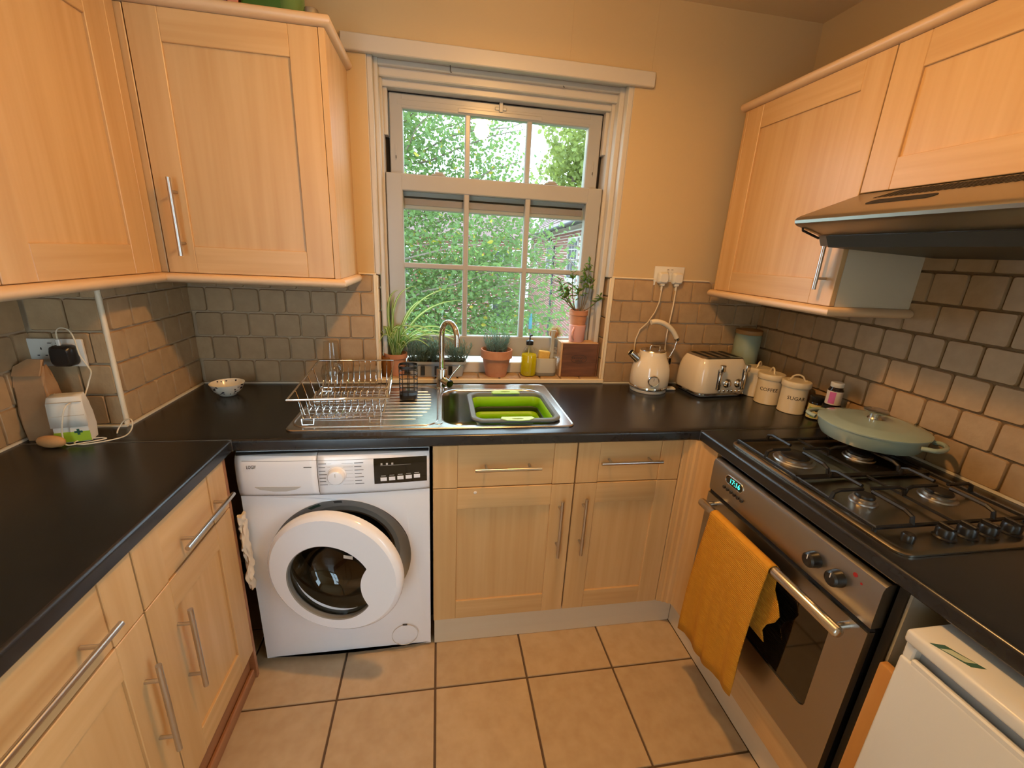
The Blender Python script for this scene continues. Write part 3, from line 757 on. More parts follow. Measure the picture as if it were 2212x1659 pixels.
# ---------------------------------------------------------------- wall units
def sweep(profile, path, z):
    """profile [(outward, height)] swept along a level path with mitred corners; outward is to the right of travel"""
    rings = []
    for i, p in enumerate(path):
        d0 = Vector(path[i]) - Vector(path[i - 1]) if i else Vector(path[1]) - Vector(path[0])
        d1 = Vector(path[i + 1]) - Vector(path[i]) if i < len(path) - 1 else d0
        n0 = Vector((d0.y, -d0.x)).normalized(); n1 = Vector((d1.y, -d1.x)).normalized()
        m = (n0 + n1).normalized(); k = 1 / max(.3, m.dot(n0))
        rings.append([(p[0] + m.x * o * k, p[1] + m.y * o * k, z + h) for o, h in profile])
    return MB().loft(rings, True, True)
BULL = [(-.03, 0), (.006, 0), (.014, .003), (.0195, .009), (.021, .015), (.0195, .021), (.014, .027), (.006, .030), (-.03, .030)]
ZU0, ZU1 = 1.381, 2.100
CX = -.310                                   # right end of the corner unit
FY, FX = -.321, -.854                        # door faces
t = thing('wall_unit', 'birch wall unit left of the window with one door', 'cabinet', (-.58, -.16, ZU0))
obj('body', MB().box(-.874, CX - .016, FY + .021, -.001, ZU0, ZU1), 'carcass', t)
obj('end_panel', MB().rbox(CX - .0155, CX, FY + .0005, -.001, ZU0, ZU1, .001), 'wood_v', t)
obj('end_fillet', MB().rbox(CX - .018, CX - .0005, FY - .0006, FY + .0004, ZU0, ZU1, .0003), 'wood_v', t)
shaker_door(t, 'S', FY, -.834, -.330, ZU0 + .001, ZU1, (-.775, -.775, 1.435, 1.661))
obj('corner_post', MB().rbox(-.872, -.8375, FY + .001, FY + .02, ZU0, ZU1, .002), 'wood_v', t)
t = thing('wall_unit', 'birch wall unit on the left wall with a wide plain door', 'cabinet', (-1.0, -.6, ZU0))
obj('body', MB().box(XL + .001, FX - .021, -.856, FY - .001, ZU0, ZU1), 'carcass', t)
shaker_door(t, 'E', FX, -.8555, -.362, ZU0 + .001, ZU1)
obj('corner_post', MB().rbox(FX - .018, FX - .001, -.3605, -.3225, ZU0, ZU1, .002), 'wood_v', t)
t = thing('wall_unit', 'birch wall unit at the left edge of the picture', 'cabinet', (-1.0, -1.1, ZU0))
obj('body', MB().box(XL + .001, FX - .021, -1.358, -.8575, ZU0, ZU1), 'carcass', t)
shaker_door(t, 'E', FX, -1.357, -.8585, ZU0 + .001, ZU1, (-.905, -.905, 1.435, 1.661))
pathL = [(CX, -.004), (CX, FY), (FX, FY), (FX, -1.36)]
# travel so that outward is to the right: from the window wall round to the camera
tag(obj('light_pelmet', sweep(BULL, [(CX + .0, -.006), (CX + .0, FY - .0), (FX, FY), (FX, -1.36)][::-1], ZU0 - .0305), 'wood_mould', None, 50), 'rounded birch pelmet under the left wall units', 'pelmet')
tag(obj('cornice', sweep([(o, h * 1.0) for o, h in BULL], [(CX, -.004), (CX, FY), (FX, FY), (FX, -1.36)][::-1], ZU1 + .001), 'wood_mould', None, 50), 'rounded birch cornice on top of the left wall units', 'cornice')

RX = 1.265
RY0, RY1 = -.692, -.075
t = thing('wall_unit', 'birch wall unit right of the window above the toaster', 'cabinet', (1.42, -.38, ZU0))
obj('body', MB().box(RX + .021, XR - .0135, RY0 + .001, RY1 - .016, ZU0, ZU1 - .004), 'carcass', t)
obj('end_panel', MB().rbox(RX + .001, XR - .0135, RY1 - .0155, RY1, ZU0, ZU1 - .004, .001), 'wood_v', t)
shaker_door(t, 'W', RX, RY0, RY1 - .018, ZU0 + .001, ZU1 - .004, (-.653, -.653, 1.431, 1.640), .086)
t = thing('hood_wall_unit', 'short birch wall unit above the cooker hood', 'cabinet', (1.42, -1.0, 1.717))
obj('body', MB().box(RX + .021, XR - .0135, -1.306, RY0 - .002, 1.717, ZU1 - .004), 'carcass', t)
shaker_door(t, 'W', RX, -1.307, RY0 - .004, 1.718, ZU1 - .004, None, .086)
t = thing('wall_unit', 'birch wall unit beyond the cooker hood nearest the camera', 'cabinet', (1.42, -1.55, ZU0))
obj('body', MB().box(RX + .021, XR - .0135, -1.81, -1.3085, ZU0, ZU1 - .004), 'carcass', t)
shaker_door(t, 'W', RX, -1.809, -1.309, ZU0 + .001, ZU1 - .004, (-1.36, -1.36, 1.431, 1.640), .086)
tag(obj('light_pelmet', sweep(BULL, [(RX, RY1 + .012), (RX, RY0), (XR - .016, RY0)][::1], ZU0 - .0305), 'wood_mould', None, 50), 'rounded birch pelmet under the right wall unit', 'pelmet')
tag(obj('cornice', sweep(BULL, [(RX, RY1 + .010), (RX, -1.82)], ZU1 - .003), 'wood_mould', None, 50), 'rounded birch cornice on top of the right wall units', 'cornice')

# ---------------------------------------------------------------- cooker hood
t = thing('cooker_hood', 'stainless steel visor cooker hood above the hob', 'hood', (1.3, -1.0, 1.55))
hy0, hy1 = -1.300, -.706
prof = [(RX - .002, 1.715), (1.074, 1.642), (1.063, 1.636), (1.058, 1.629), (1.060, 1.621), (1.068, 1.615), (1.150, 1.5915)]
body = prof + [(1.166, 1.5630), (XR - .0135, 1.548), (XR - .0135, 1.715)]
obj('canopy', MB().plate([body], hy0, hy1, lambda u, v, t: (u, t, v)), 'steel_dull', t, 35)
obj('filter_panel', MB().plate([[(1.1500, 1.5900), (1.1655, 1.5622), (1.56, 1.5485), (1.56, 1.5455), (1.1640, 1.5592), (1.1475, 1.5890)]], hy0 + .03, hy1 - .03, lambda u, v, t: (u, t, v)), 'hood_dark', t)
obj('hinge_clip', MB().tube([(1.086, hy1 - .005, 1.612), (1.088, hy1 - .005, 1.603), (1.148, hy1 - .005, 1.584)], .0035, 6), 'black', t)
slope = (1.715 - 1.642) / (RX - .002 - 1.074)
for k in range(30):
    y = -.820 - k * .0145
    hz = lambda q: 1.642 + (q - 1.074) * slope + .0006
    obj('vent_slot', MB().add([(1.195, y + .012, hz(1.195)), (1.195, y + .007, hz(1.195)), (1.252, y - .0195, hz(1.252)), (1.252, y - .0145, hz(1.252))], [(0, 1, 2, 3)]), 'gap', t, solid=.0006)
sl = [(a, b) for a, b in rrect(.165, .034, .015, 5, -.920, 0)]
obj('control_slot', MB().plate([sl], .0, .0015, lambda u, v, t: (1.152 + v, u, 1.642 + (1.152 + v - 1.074) * slope + t)), 'gap', t)

# ---------------------------------------------------------------- washing machine
WMX0, WMX1, WMZ0, WMZ1 = -.606, -.010, .012, .858
WMC = ((WMX0 + WMX1) / 2, .453)
t = thing('washing_machine', 'white front-loading washing machine with its round door ajar', 'washing machine', (WMC[0], -.3, 0))
def bow(u):
    k = (u - WMC[0]) / .298
    return -.576 - .014 * (1 - k * k)
def edge_pts(x0, x1, z0, z1, n=14, r=.012):
    out = []
    for k in range(n + 1): out.append((x0 + (x1 - x0) * k / n, z0))
    for k in range(n + 1): out.append((x1 - (x1 - x0) * k / n, z1))
    return out
RD = .231
obj('cabinet', MB().box(WMX0, WMX0 + .004, -.566, -.03, WMZ0, WMZ1).box(WMX1 - .004, WMX1, -.566, -.03, WMZ0, WMZ1).box(WMX0 + .004, WMX1 - .004, -.566, -.03, WMZ1 - .004, WMZ1).box(WMX0 + .004, WMX1 - .004, -.566, -.03, WMZ0, WMZ0 + .004).box(WMX0 + .004, WMX1 - .004, -.034, -.03, WMZ0 + .004, WMZ1 - .004), 'white', t)
front = obj('front_panel', MB().plate([edge_pts(WMX0, WMX1, WMZ0 + .004, .706), circ(RD, 64, WMC[0], WMC[1])], 0, .022, lambda u, v, d: (u, bow(u) + d + (.010 if v < .02 else 0), v)), 'white', t, 30)
obj('plinth_foot', MB().cyl((-.55, -.50, .0005), (-.55, -.50, .02), .02).cyl((-.06, -.50, .0005), (-.06, -.50, .02), .02), 'black', t)
cpz = [(.709, 0), (.722, -.006), (.76, -.010), (.82, -.009), (.842, -.004), (.853, .006), (.858, .030)]
def cp_y(u, z):
    for (a, b), (c, d) in zip(cpz, cpz[1:]):
        if a <= z <= c: return bow(u) + b + (d - b) * (z - a) / (c - a)
    return bow(u)
def curved(x0, x1, z0, z1, off, n=14, m=8, th=.0):
    rows = []
    for j in range(m + 1):
        z = z0 + (z1 - z0) * j / m
        rows.append([(x0 + (x1 - x0) * i / n, cp_y(x0 + (x1 - x0) * i / n, z) - off, z) for i in range(n + 1)])
    return MB().loft(rows, False, False, closed=False)
ctrl = obj('control_panel', curved(-.3605, WMX1, .709, .858, 0, 16, 14), 'white', t, 40, solid=.002)
dw = obj('detergent_drawer', curved(WMX0, -.3625, .709, .858, 0, 12, 14), 'white', t, 40, solid=.002)
obj('panel_back', MB().box(WMX0 + .002, WMX1 - .002, -.575, -.566, .709, .856), 'gap', t)
obj('drawer_grip', MB().plate([[(-.555, .744), (-.54, .735), (-.50, .728), (-.46, .728), (-.43, .735), (-.415, .744)]], 0, .003, lambda u, v, d: (u, cp_y(u, v) - .0008 - d, v)), 'white_grey', dw, 30)
obj('seam_line', curved(-.585, -.187, .8335, .8345, .0012, 14, 1), 'text_grey', t)
disp = obj('display', curved(-.188, -.018, .743, .835, .0016, 10, 6), 'black_gloss', t, 40)
for k in range(5):
    x = -.168 + k * .0268
    obj('button', curved(x, x + .020, .754 + k * .0012, .767 + k * .0012, .0030, 2, 1), 'white', disp, solid=.001)
    obj('button_print', curved(x + .002, x + .017, .7715 + k * .0012, .7735 + k * .0012, .0024, 2, 1), 'white_grey', disp)
for k in range(3):
    obj('display_icon', curved(-.166 + k * .017, -.160 + k * .017, .812, .819, .0024, 2, 1), 'white_grey', disp)
obj('display_line', curved(-.168, -.07, .8095, .8103, .0024, 4, 1), 'white_grey', disp)
kx, kz = -.303, .783; ky = cp_y(kx, kz)
kn = obj('programme_knob', MB().lathe([(.0295, 0), (.0295, .004), (.027, .006), (.0255, .020), (.0225, .024), (.015, .0255)], 32, (kx, ky, kz), ax=(0, -1, 0)), 'white', t, 35)
obj('knob_mark', MB().rbox(kx - .0012, kx + .0012, ky - .0262, ky - .0245, kz + .004, kz + .017, .0004), 'white_grey', kn)
for k in range(7):
    z = .822 - k * .0125
    obj('programme_print', curved(-.357, -.357 + (.020 if k % 3 else .024), z, z + .0024, .0014, 2, 1), 'text_grey', ctrl)
    obj('programme_line', curved(-.330, -.316 - .012 * (1 - abs(k - 3) / 3.5), z + .0008, z + .0014, .0014, 2, 1), 'text_grey', ctrl)
    obj('programme_print', curved(-.248, -.248 + (.022 if k % 2 else .028), z, z + .0024, .0014, 2, 1), 'text_grey', ctrl)
    obj('programme_line', curved(-.288 + .012 * (1 - abs(k - 3) / 3.5), -.252, z + .0008, z + .0014, .0014, 2, 1), 'text_grey', ctrl)
lg = text_mb('LOGIK', .0165, .0006)
lg.v = [(-.557 + x * .62, cp_y(-.557, .814) - .0016 + z, .814 + y) for x, y, z in lg.v]
obj('maker_name', lg, 'text_dark', dw)
obj('model_print', curved(-.402, -.378, .811, .8145, .0014, 2, 1), 'text_grey', dw)
# door recess, gasket, drum
cy = bow(WMC[0])
obj('door_recess', MB().lathe([(RD + .001, cy - 0.0005), (.222, cy + .012), (.205, cy + .024), (.190, cy + .030)], 64, (WMC[0], 0, WMC[1]), False, False, ax=(0, 1, 0)), 'white_grey', t, 40)
obj('gasket', MB().lathe([(.191, cy + .029), (.178, cy + .024), (.165, cy + .034), (.163, cy + .08)], 48, (WMC[0], 0, WMC[1]), False, False, ax=(0, 1, 0)), 'gasket', t, 50)
obj('drum', MB().lathe([(.164, cy + .075), (.215, cy + .10), (.215, cy + .33), (.0, cy + .34)], 48, (WMC[0], 0, WMC[1]), False, True, ax=(0, 1, 0)), 'drum', t, 40)
def sticker_arc(a0, a1, m, nm):
    rows = [[(WMC[0] + r * math.cos(math.radians(a)), cy + dy, WMC[1] + r * math.sin(math.radians(a))) for a in (a0, (a0 + a1) / 2, a1)] for r, dy in ((.2215, .0115), (.2065, .0222))]
    obj(nm, MB().loft(rows, False, False, closed=False), m, t)
sticker_arc(117, 107, 'sticker', 'sticker'); sticker_arc(95, 88, 'text_grey', 'warning_print')
obj('filter_cover', MB().plate([circ(.0485, 40, -.106, .079), circ(.047, 40, -.106, .079)], 0, .003, lambda u, v, d: (u, bow(u) - .0007 + d, v)), 'white_grey', t)
obj('filter_notch', MB().box(-.114, -.097, bow(-.106) - .001, bow(-.106) + .004, .1255, .1285), 'text_dark', t)
# door leaf, hinged on the left
th_ = math.radians(13)
hinge = Vector((WMC[0] - RD + .004, cy - .004, WMC[1]))
DM = Matrix.Translation(hinge) @ Matrix.Rotation(-th_, 4, 'Z') @ Matrix(((1, 0, 0, .2275), (0, 0, -1, 0), (0, 1, 0, 0), (0, 0, 0, 1)))   # local (u, v, outwards)
gc = (-.012, -.030)
def inner(phi):
    c, s = math.cos(phi), math.sin(phi); best = .1475
    ox, oy = .226 - gc[0] - .012, .0 ; R = .122
    b = c * ox + s * oy; q = b * b - (ox * ox + oy * oy - R * R)
    if q > 0:
        tt = b - math.sqrt(q)
        if 0 < tt < best: best = tt
    return best
NI = 72
inn = [(gc[0] + inner(2 * PI * k / NI) * math.cos(2 * PI * k / NI), gc[1] + inner(2 * PI * k / NI) * math.sin(2 * PI * k / NI)) for k in range(NI)]
mb = MB().plate([circ(.2125, 64), inn], .012, .036, lambda u, v, d: (u, v, d))
mb.lathe([(.160, .002), (.2275, 0), (.2285, .006), (.2285, .017), (.226, .024), (.221, .030), (.2125, .036)], 64, (0, 0, 0), False, False)
dl = obj('door', mb.xf(DM), 'white', t, 28)
mb = MB().lathe([(.1485, .030), (.146, .020), (.140, .006), (.130, -.03), (.110, -.065), (.075, -.085), (.0, -.092)], 48, (gc[0], gc[1], 0), False, True)
obj('door_glass', mb.xf(DM), 'dark_glass', dl, 50)
obj('glass_ring', MB().lathe([(.150, .020), (.1475, .0355), (.1445, .033), (.1435, .018)], 64, (gc[0], gc[1], 0), False, False).xf(DM), 'gasket', dl, 40)
obj('back_ring', MB().plate([circ(.205, 48), circ(.150, 48, gc[0], gc[1])], -.012, .004, lambda u, v, d: (u, v, d)).xf(DM), 'white_grey', dl)
obj('glass_label', MB().rbox(.008, .040, -.010 + .034, .003 + .034, -.078, -.0772, .0002).xf(DM @ Matrix.Translation((0, 0, .050)) @ Matrix.Rotation(-.06, 4, 'Z')), 'label_white', dl)

# rag hanging beside the machine
rows = []
for k in range(40):
    z = .660 - k * .0074; rnd = random.Random(900 + k)
    row = []
    for i in range(18):
        a = 2 * PI * i / 18
        f = 1 + .30 * math.sin(3 * a + k * .45) + .18 * math.sin(5 * a - k * .8)
        rx, ry = (.0120 if k < 34 else .008) * f, .019 * f
        row.append((-.5985 + rx * .75 * math.cos(a) + rnd.uniform(-.0012, .0012), -.606 + ry * math.sin(a) * .8 + .006 * math.sin(k * .35) - (.006 if k < 4 else 0) + rnd.uniform(-.0015, .0015), z + .006 * math.sin(2 * a + k * .6) + rnd.uniform(-.002, .002)))
    rows.append(row)
tag(obj('cloth', MB().loft(rows), 'rag', None, 60), 'crumpled off-white cloth hanging between end panel and washing machine', 'cloth')

# ---------------------------------------------------------------- small fridge and chopping board
t = thing('fridge', 'small white fridge under the worktop at the lower right', 'fridge', (1.2, -1.65, 0))
fx, fy0, fy1 = .908, -1.90, -1.395
obj('body', MB().rbox(fx + .055, 1.50, fy0, fy1, .012, .840, .006), 'white_plastic', t)
obj('top', MB().rbox(fx - .004, 1.50, fy0, fy1 + .001, .8215, .850, .007, 3), 'white_plastic', t, 40)
obj('door', MB().rbox(fx, fx + .050, fy0 + .001, fy1 - .001, .03, .788, .006, 3).rbox(fx + .004, fx + .050, fy1 - .020, fy1 - .0015, .785, .8205, .003), 'white_plastic', t, 40)
obj('handle_recess', MB().box(fx + .022, fx + .050, fy0 + .002, fy1 - .020, .7885, .821), 'grey_trough', t)
obj('door_lip', MB().rbox(fx + .001, fx + .012, fy0 + .002, fy1 - .020, .780, .797, .003), 'white_plastic', t)
obj('maker_badge', MB().rbox(fx - .001, fx + .001, -1.59, -1.575, .520, .526, .0003), 'text_dark', t)
st = obj('energy_sticker', MB().add([(.905 + .006, -1.429, .8503), (.905 + .030, -1.437, .8503), (.955, -1.487, .8503), (.932, -1.480, .8503)], [(0, 1, 2, 3)]), 'sticker', t, solid=.0004)
obj('sticker_panel', MB().add([(.915 + .002, -1.442, .8508), (.9345, -1.447, .8508), (.949, -1.476, .8508), (.932, -1.471, .8508)], [(0, 1, 2, 3)]), 'sticker_pale', st, solid=.0003)
obj('foot', MB().cyl((.99, -1.44, .0005), (.99, -1.44, .014), .015), 'black', t)
obj('foot', MB().cyl((.99, -1.85, .0005), (.99, -1.85, .014), .015), 'black', t)
tag(obj('wooden_board', MB().rbox(.964, .986, -1.3925, -1.3375, .001, .690, .004, 2), 'pine', None, 40), 'orange pine board standing between oven and fridge', 'board')

# ---------------------------------------------------------------- gas hob
HX0, HX1, HY0, HY1 = 1.005, 1.515, -1.286, -.702
t = thing('gas_hob', 'stainless steel gas hob with four burners', 'hob', (1.26, -1.0, ZT))
obj('tray', MB().loft([[(x, y, ZT + .0006) for x, y in rrect(HX1 - HX0, HY1 - HY0, .03, 5, (HX0 + HX1) / 2, (HY0 + HY1) / 2)],
                       [(x, y, ZT + .005) for x, y in rrect(HX1 - HX0, HY1 - HY0, .03, 5, (HX0 + HX1) / 2, (HY0 + HY1) / 2)],
                       [(x, y, ZT + .009) for x, y in rrect(HX1 - HX0 - .010, HY1 - HY0 - .010, .028, 5, (HX0 + HX1) / 2, (HY0 + HY1) / 2)],
                       [(x, y, ZT + .009) for x, y in rrect(HX1 - HX0 - .028, HY1 - HY0 - .028, .022, 5, (HX0 + HX1) / 2, (HY0 + HY1) / 2)],
                       [(x, y, ZT + .0055) for x, y in rrect(HX1 - HX0 - .044, HY1 - HY0 - .044, .018, 5, (HX0 + HX1) / 2, (HY0 + HY1) / 2)]]), 'hob_steel', t, 40)
zh = ZT + .0058
BUR = ((1.126, -.849, .047), (1.124, -1.084, .026), (1.365, -1.083, .035), (1.37, -.845, .036))
for x, y, r in BUR:
    b = obj('burner', MB().lathe([(r * 1.25, zh), (r * 1.2, zh + .004), (r, zh + .006), (r, zh + .013), (r * .9, zh + .015)], 32, (x, y, 0)), 'burner', t, 40)
    obj('burner_cap', MB().lathe([(r * .86, zh + .0145), (r * .86, zh + .019), (r * .78, zh + .022)], 32, (x, y, 0)), 'iron', b, 40)
def grate(y0, y1, burn, nm):
    zg, zt_ = zh + .020, zh + .038
    x0, x1 = 1.020, 1.470
    g = obj('pan_support', MB().tube([(x0, y1, zh + .012), (x0, y0, zh + .012), (x1, y0, zh + .012), (x1, y1, zh + .012)], .0056, 6, True), 'iron', t)
    def finger(p, q):
        p, q = Vector(p), Vector(q); d = (q - p)
        a = Vector((p.x, p.y, zh + .012)); b = Vector((p.x, p.y, zt_ - .006)) + d * .05; c = p + d * .22
        obj('finger', MB().tube([a, b, Vector((c.x, c.y, zt_)), Vector((q.x, q.y, zt_))], .0052, 6), 'iron', g)
    for bx, by, r in burn:
        k = r * .55
        finger((x0 if bx < 1.25 else x1, by, 0), (bx - k if bx < 1.25 else bx + k, by, 0))
        finger((bx, y0, 0), (bx, by - k, 0)); finger((bx, y1, 0), (bx, by + k, 0))
        xm = 1.248
        finger((xm, by, 0), (bx + k if bx < 1.25 else bx - k, by, 0))
    obj('crossbar', MB().tube([(1.248, y0, zh + .012), (1.248, y1, zh + .012)], .0042, 6), 'iron', g)
    for x in (x0, x1):
        for y in (y0, y1):
            obj('rubber_foot', MB().cyl((x, y, zh - .001), (x, y, zh + .012), .005, n=8), 'iron', g)
    return g
grate(-.968, -.725, [BUR[0], BUR[3]], 'l'); grate(-1.204, -.976, [BUR[1], BUR[2]], 'r')
obj('ignition_button', MB().lathe([(.013, zh), (.013, zh + .016), (.011, zh + .019)], 20, (1.069, -1.240, 0)), 'black', t, 35)
for x in (1.174, 1.236, 1.298, 1.368):
    k = obj('knob', MB().lathe([(.022, zh), (.022, zh + .003), (.0185, zh + .006), (.0185, zh + .022), (.016, zh + .026)], 24, (x, -1.238, 0)), 'black', t, 35)
    obj('grip', MB().rbox(x - .005, x + .005, -1.238 - .017, -1.238 + .017, zh + .024, zh + .033, .002), 'black', k)

# shallow casserole
cx_, cy_, r = 1.432, -.806, .148
zb = zh + .0435
t = thing('casserole', 'shallow sage green enamel casserole with lid on the hob', 'casserole', (cx_, cy_, zb))
obj('pot', MB().lathe([(.0, zb), (r * .80, zb), (r * .90, zb + .006), (r * .985, zb + .030), (r, zb + .052), (r * .97, zb + .052), (r * .94, zb + .030), (r * .86, zb + .010), (0, zb + .008)], 56, (cx_, cy_, 0), False, False), 'sage', t, 40)
ld = obj('lid', MB().lathe([(r * .96, zb + .0525), (r * 1.02, zb + .0530), (r * 1.02, zb + .057), (r * .97, zb + .061), (r * .75, zb + .068), (r * .70, zb + .0695), (r * .66, zb + .0690), (r * .35, zb + .075), (0, zb + .077)], 56, (cx_, cy_, 0), True, False), 'sage', t, 30)
obj('lid_knob', MB().lathe([(.020, zb + .0755), (.015, zb + .082), (.016, zb + .090), (.031, zb + .099), (.034, zb + .104), (.030, zb + .107), (.012, zb + .1065), (0, zb + .106)], 28, (cx_, cy_, 0)), 'steel', ld, 40)
for s in (1, -1):
    ang = math.radians(-68 if s == 1 else 112)
    ux, uy = math.cos(ang), math.sin(ang); tx, ty = -uy, ux
    pts = [(cx_ + ux * (r - .004) + tx * .052, cy_ + uy * (r - .004) + ty * .052, zb + .040)]
    for k in range(9):
        a = -PI / 2 + PI * k / 8
        pts.append((cx_ + ux * (r + .012 + .024 * math.cos(a)) - tx * .050 * math.sin(a), cy_ + uy * (r + .012 + .024 * math.cos(a)) - ty * .050 * math.sin(a), zb + .042))
    pts.append((cx_ + ux * (r - .004) - tx * .052, cy_ + uy * (r - .004) - ty * .052, zb + .040))
    obj('handle', MB().tube(pts, .0075, 8), 'sage', t, 60)

# ---------------------------------------------------------------- sink
t = thing('sink', 'stainless steel inset sink with left drainer', 'sink', ((SX0 + SX1) / 2, (SY0 + SY1) / 2, ZT))
zs = ZT + .0006
outer = rrect(SX1 - SX0, SY1 - SY0, .030, 5, (SX0 + SX1) / 2, (SY0 + SY1) / 2)
outer2 = rrect(SX1 - SX0 - .016, SY1 - SY0 - .016, .024, 5, (SX0 + SX1) / 2, (SY0 + SY1) / 2)
def bowl_loop(k, r=.075, n=8):
    return rrect(BX1 - BX0 + 2 * k, BY1 - BY0 + 2 * k, r, n, (BX0 + BX1) / 2, (BY0 + BY1) / 2)
plt = MB().plate([outer2, bowl_loop(.006)], zs + .0035, zs + .0038, lambda u, v, d: (u, v, d))
plt.loft([[(x, y, zs) for x, y in outer], [(x, y, zs + .003) for x, y in outer], [(x, y, zs + .0055) for x, y in rrect(SX1 - SX0 - .007, SY1 - SY0 - .007, .027, 5, (SX0 + SX1) / 2, (SY0 + SY1) / 2)], [(x, y, zs + .0038) for x, y in outer2]], False, False)
obj('deck', plt, 'steel', t, 40)
obj('basin', MB().loft([[(x, y, z) for x, y in bowl_loop(k, max(.02, .075 + k))] for k, z in ((.0062, zs + .0040), (.001, zs + .0025), (-.002, zs - .004), (-.006, zs - .02), (-.010, ZT - .140), (-.020, ZT - .158), (-.045, ZT - .165))], False, True), 'steel', t, 50)
obj('waste', MB().lathe([(.04, ZT - .1648), (.038, ZT - .162), (.02, ZT - .163), (0, ZT - .163)], 28, (.248, -.3175, 0), False, True), 'chrome', t, 40)
# drainer: raised border and ridges
bd = rrect(.475, .432, .05, 6, -.220, -.300)
obj('drainer_border', MB().tube([(x, y, zs + .0036) for x, y in bd], .0035, 6, True), 'steel', t, 60)
for k in range(10):
    y = -.150 - k * .034; e = -.012 - .055 * (abs(k - 3.6) / 5.5) ** 3
    obj('drainer_ridge', MB().tube([(-.435, y, zs + .0032), (e, y, zs + .0032), (e + .008, y, zs + .002)], [.0024, .0024, .001], 6), 'steel', t, 60)
obj('overflow_cap', MB().lathe([(.017, zs + .0036), (.016, zs + .0055), (0, zs + .0058)], 24, (.020, -.492, 0)), 'steel', t, 40)

# tap
t = thing('mixer_tap', 'chrome swan-neck mixer tap behind the sink', 'tap', (.034, -.093, zs + .004))
bx, by = .034, -.093
obj('body', MB().lathe([(.0255, zs + .0040), (.0255, zs + .009), (.0225, zs + .011), (.0225, 1.000), (.0205, 1.004)], 28, (bx, by, 0)), 'chrome', t, 40)
pts = [(bx, by, 1.002), (bx, by, 1.08), (bx, by, 1.145)]
for k in range(1, 13):
    a = PI * k / 12
    pts.append((bx + .035 * (1 - math.cos(a)) * .86, by - .050 * (1 - math.cos(a)), 1.150 + .062 * math.sin(a)))
pts.append((bx + .0605, by - .101, 1.122))
obj('spout', MB().tube(pts, .0118, 14), 'chrome', t, 60)
obj('lever_body', MB().cyl((bx + .006, by - .010, .955), (bx + .034, by - .060, .952), .0165, n=20), 'chrome', t, 40)
obj('lever', MB().tube([(bx + .030, by - .045, .966), (bx + .048, by - .046, .995), (bx + .078, by - .044, 1.030)], .0042, 10), 'chrome', t, 60)

# collapsible colander
t = thing('colander', 'lime green collapsible colander with grey rim sitting in the sink', 'colander', (.295, -.350, ZT))
ccx, ccy = .300, -.353; zr = zs + .012
def crr(w, d, r, z, n=6): return [(x, y, z) for x, y in rrect(w, d, r, n, ccx, ccy)]
obj('rim', MB().loft([crr(.318, .310, .042, zr - .008), crr(.330, .322, .046, zr - .004), crr(.332, .324, .046, zr + .002), crr(.326, .318, .044, zr + .006), crr(.296, .288, .036, zr + .006), crr(.288, .280, .033, zr + .001), crr(.288, .280, .033, zr - .010)], False, False), 'grey_rubber', t, 50)
obj('upper_wall', MB().loft([crr(.300, .292, .036, zr - .004), crr(.287, .279, .033, zr - .012), crr(.270, .262, .032, zr - .050)], False, False), 'lime_plastic', t, 50, solid=.002)
obj('upper_fold', MB().loft([crr(.271, .263, .032, zr - .0495), crr(.266, .258, .030, zr - .055), crr(.262, .254, .030, zr - .0705)], False, False), 'dark_silicone', t, 50, solid=.002)
obj('lower_wall', MB().loft([crr(.263, .255, .030, zr - .0700), crr(.248, .240, .028, zr - .105)], False, False), 'lime_plastic', t, 50, solid=.002)
obj('base', MB().loft([crr(.250, .242, .028, zr - .105), crr(.249, .241, .028, zr - .109)], True, True), 'lime_plastic', t, 50)
for s in (1, -1):
    yy = ccy + s * .150
    pts = [(-.062, 0), (-.040, .016), (0, .021), (.040, .016), (.062, 0), (.055, -.016), (-.055, -.016)]
    obj('grip', MB().plate([[(ccx + a, yy + s * b) for a, b in pts], [(ccx + .022 * math.cos(q * PI / 6), yy + s * (.004 + .005 * math.sin(q * PI / 6))) for q in range(12)]], zr + .0055, zr + .0085, lambda u, v, d: (u, v, d)), 'lime_pale', t)
    obj('tab', MB().plate([[(ccx - .060, zr - .030), (ccx + .060, zr - .030), (ccx + .060, zr + .005), (ccx - .060, zr + .005)]], yy - s * .0095, yy - s * .0085, lambda u, v, d: (u, d, v)), 'lime_pale', t)

# ---------------------------------------------------------------- dish rack on the drainer
t = thing('dish_rack', 'chrome wire dish rack on the drainer', 'dish rack', (-.306, -.305, zs + .006), math.radians(3.6))
hw, hl, zr = .152, .248, 1.026 - (zs + .006)
def lw(pts, r, n=6): return MB().tube(pts, r, n)
obj('rim', MB().tube([(-hw, -hl, zr), (hw, -hl, zr), (hw, hl, zr), (-hw, hl, zr)], .0036, 8, True), 'chrome', t, 50, False)
for k, y in enumerate((-.190, -.02, .150)):
    obj('base_rail', lw([(-.128, y, .022), (.128, y, .022)], .0022), 'chrome', t, 50, False)
NW = 12
for k in range(NW):
    x = -.121 + .242 * k / (NW - 1)
    pts = [(x, -hl, zr), (x, -hl + .002, zr - .004), (x, -.205, .026), (x, -.195, .021), (x, -.075, .021), (x + .006, -.055, .040), (x + .010, -.050, .066), (x + .012, -.046, .069), (x + .010, -.040, .064), (x + .004, -.030, .030), (x, -.02, .021),
           (x, .095, .021), (x + .006, .108, .045), (x + .009, .112, .062), (x + .010, .117, .064), (x + .008, .122, .058), (x, .135, .026), (x, .165, .021), (x, .190, .024), (x, hl - .002, zr - .004), (x, hl, zr)]
    obj('wire', MB().tube(pts, .0017, 5), 'chrome', t, 60, False)
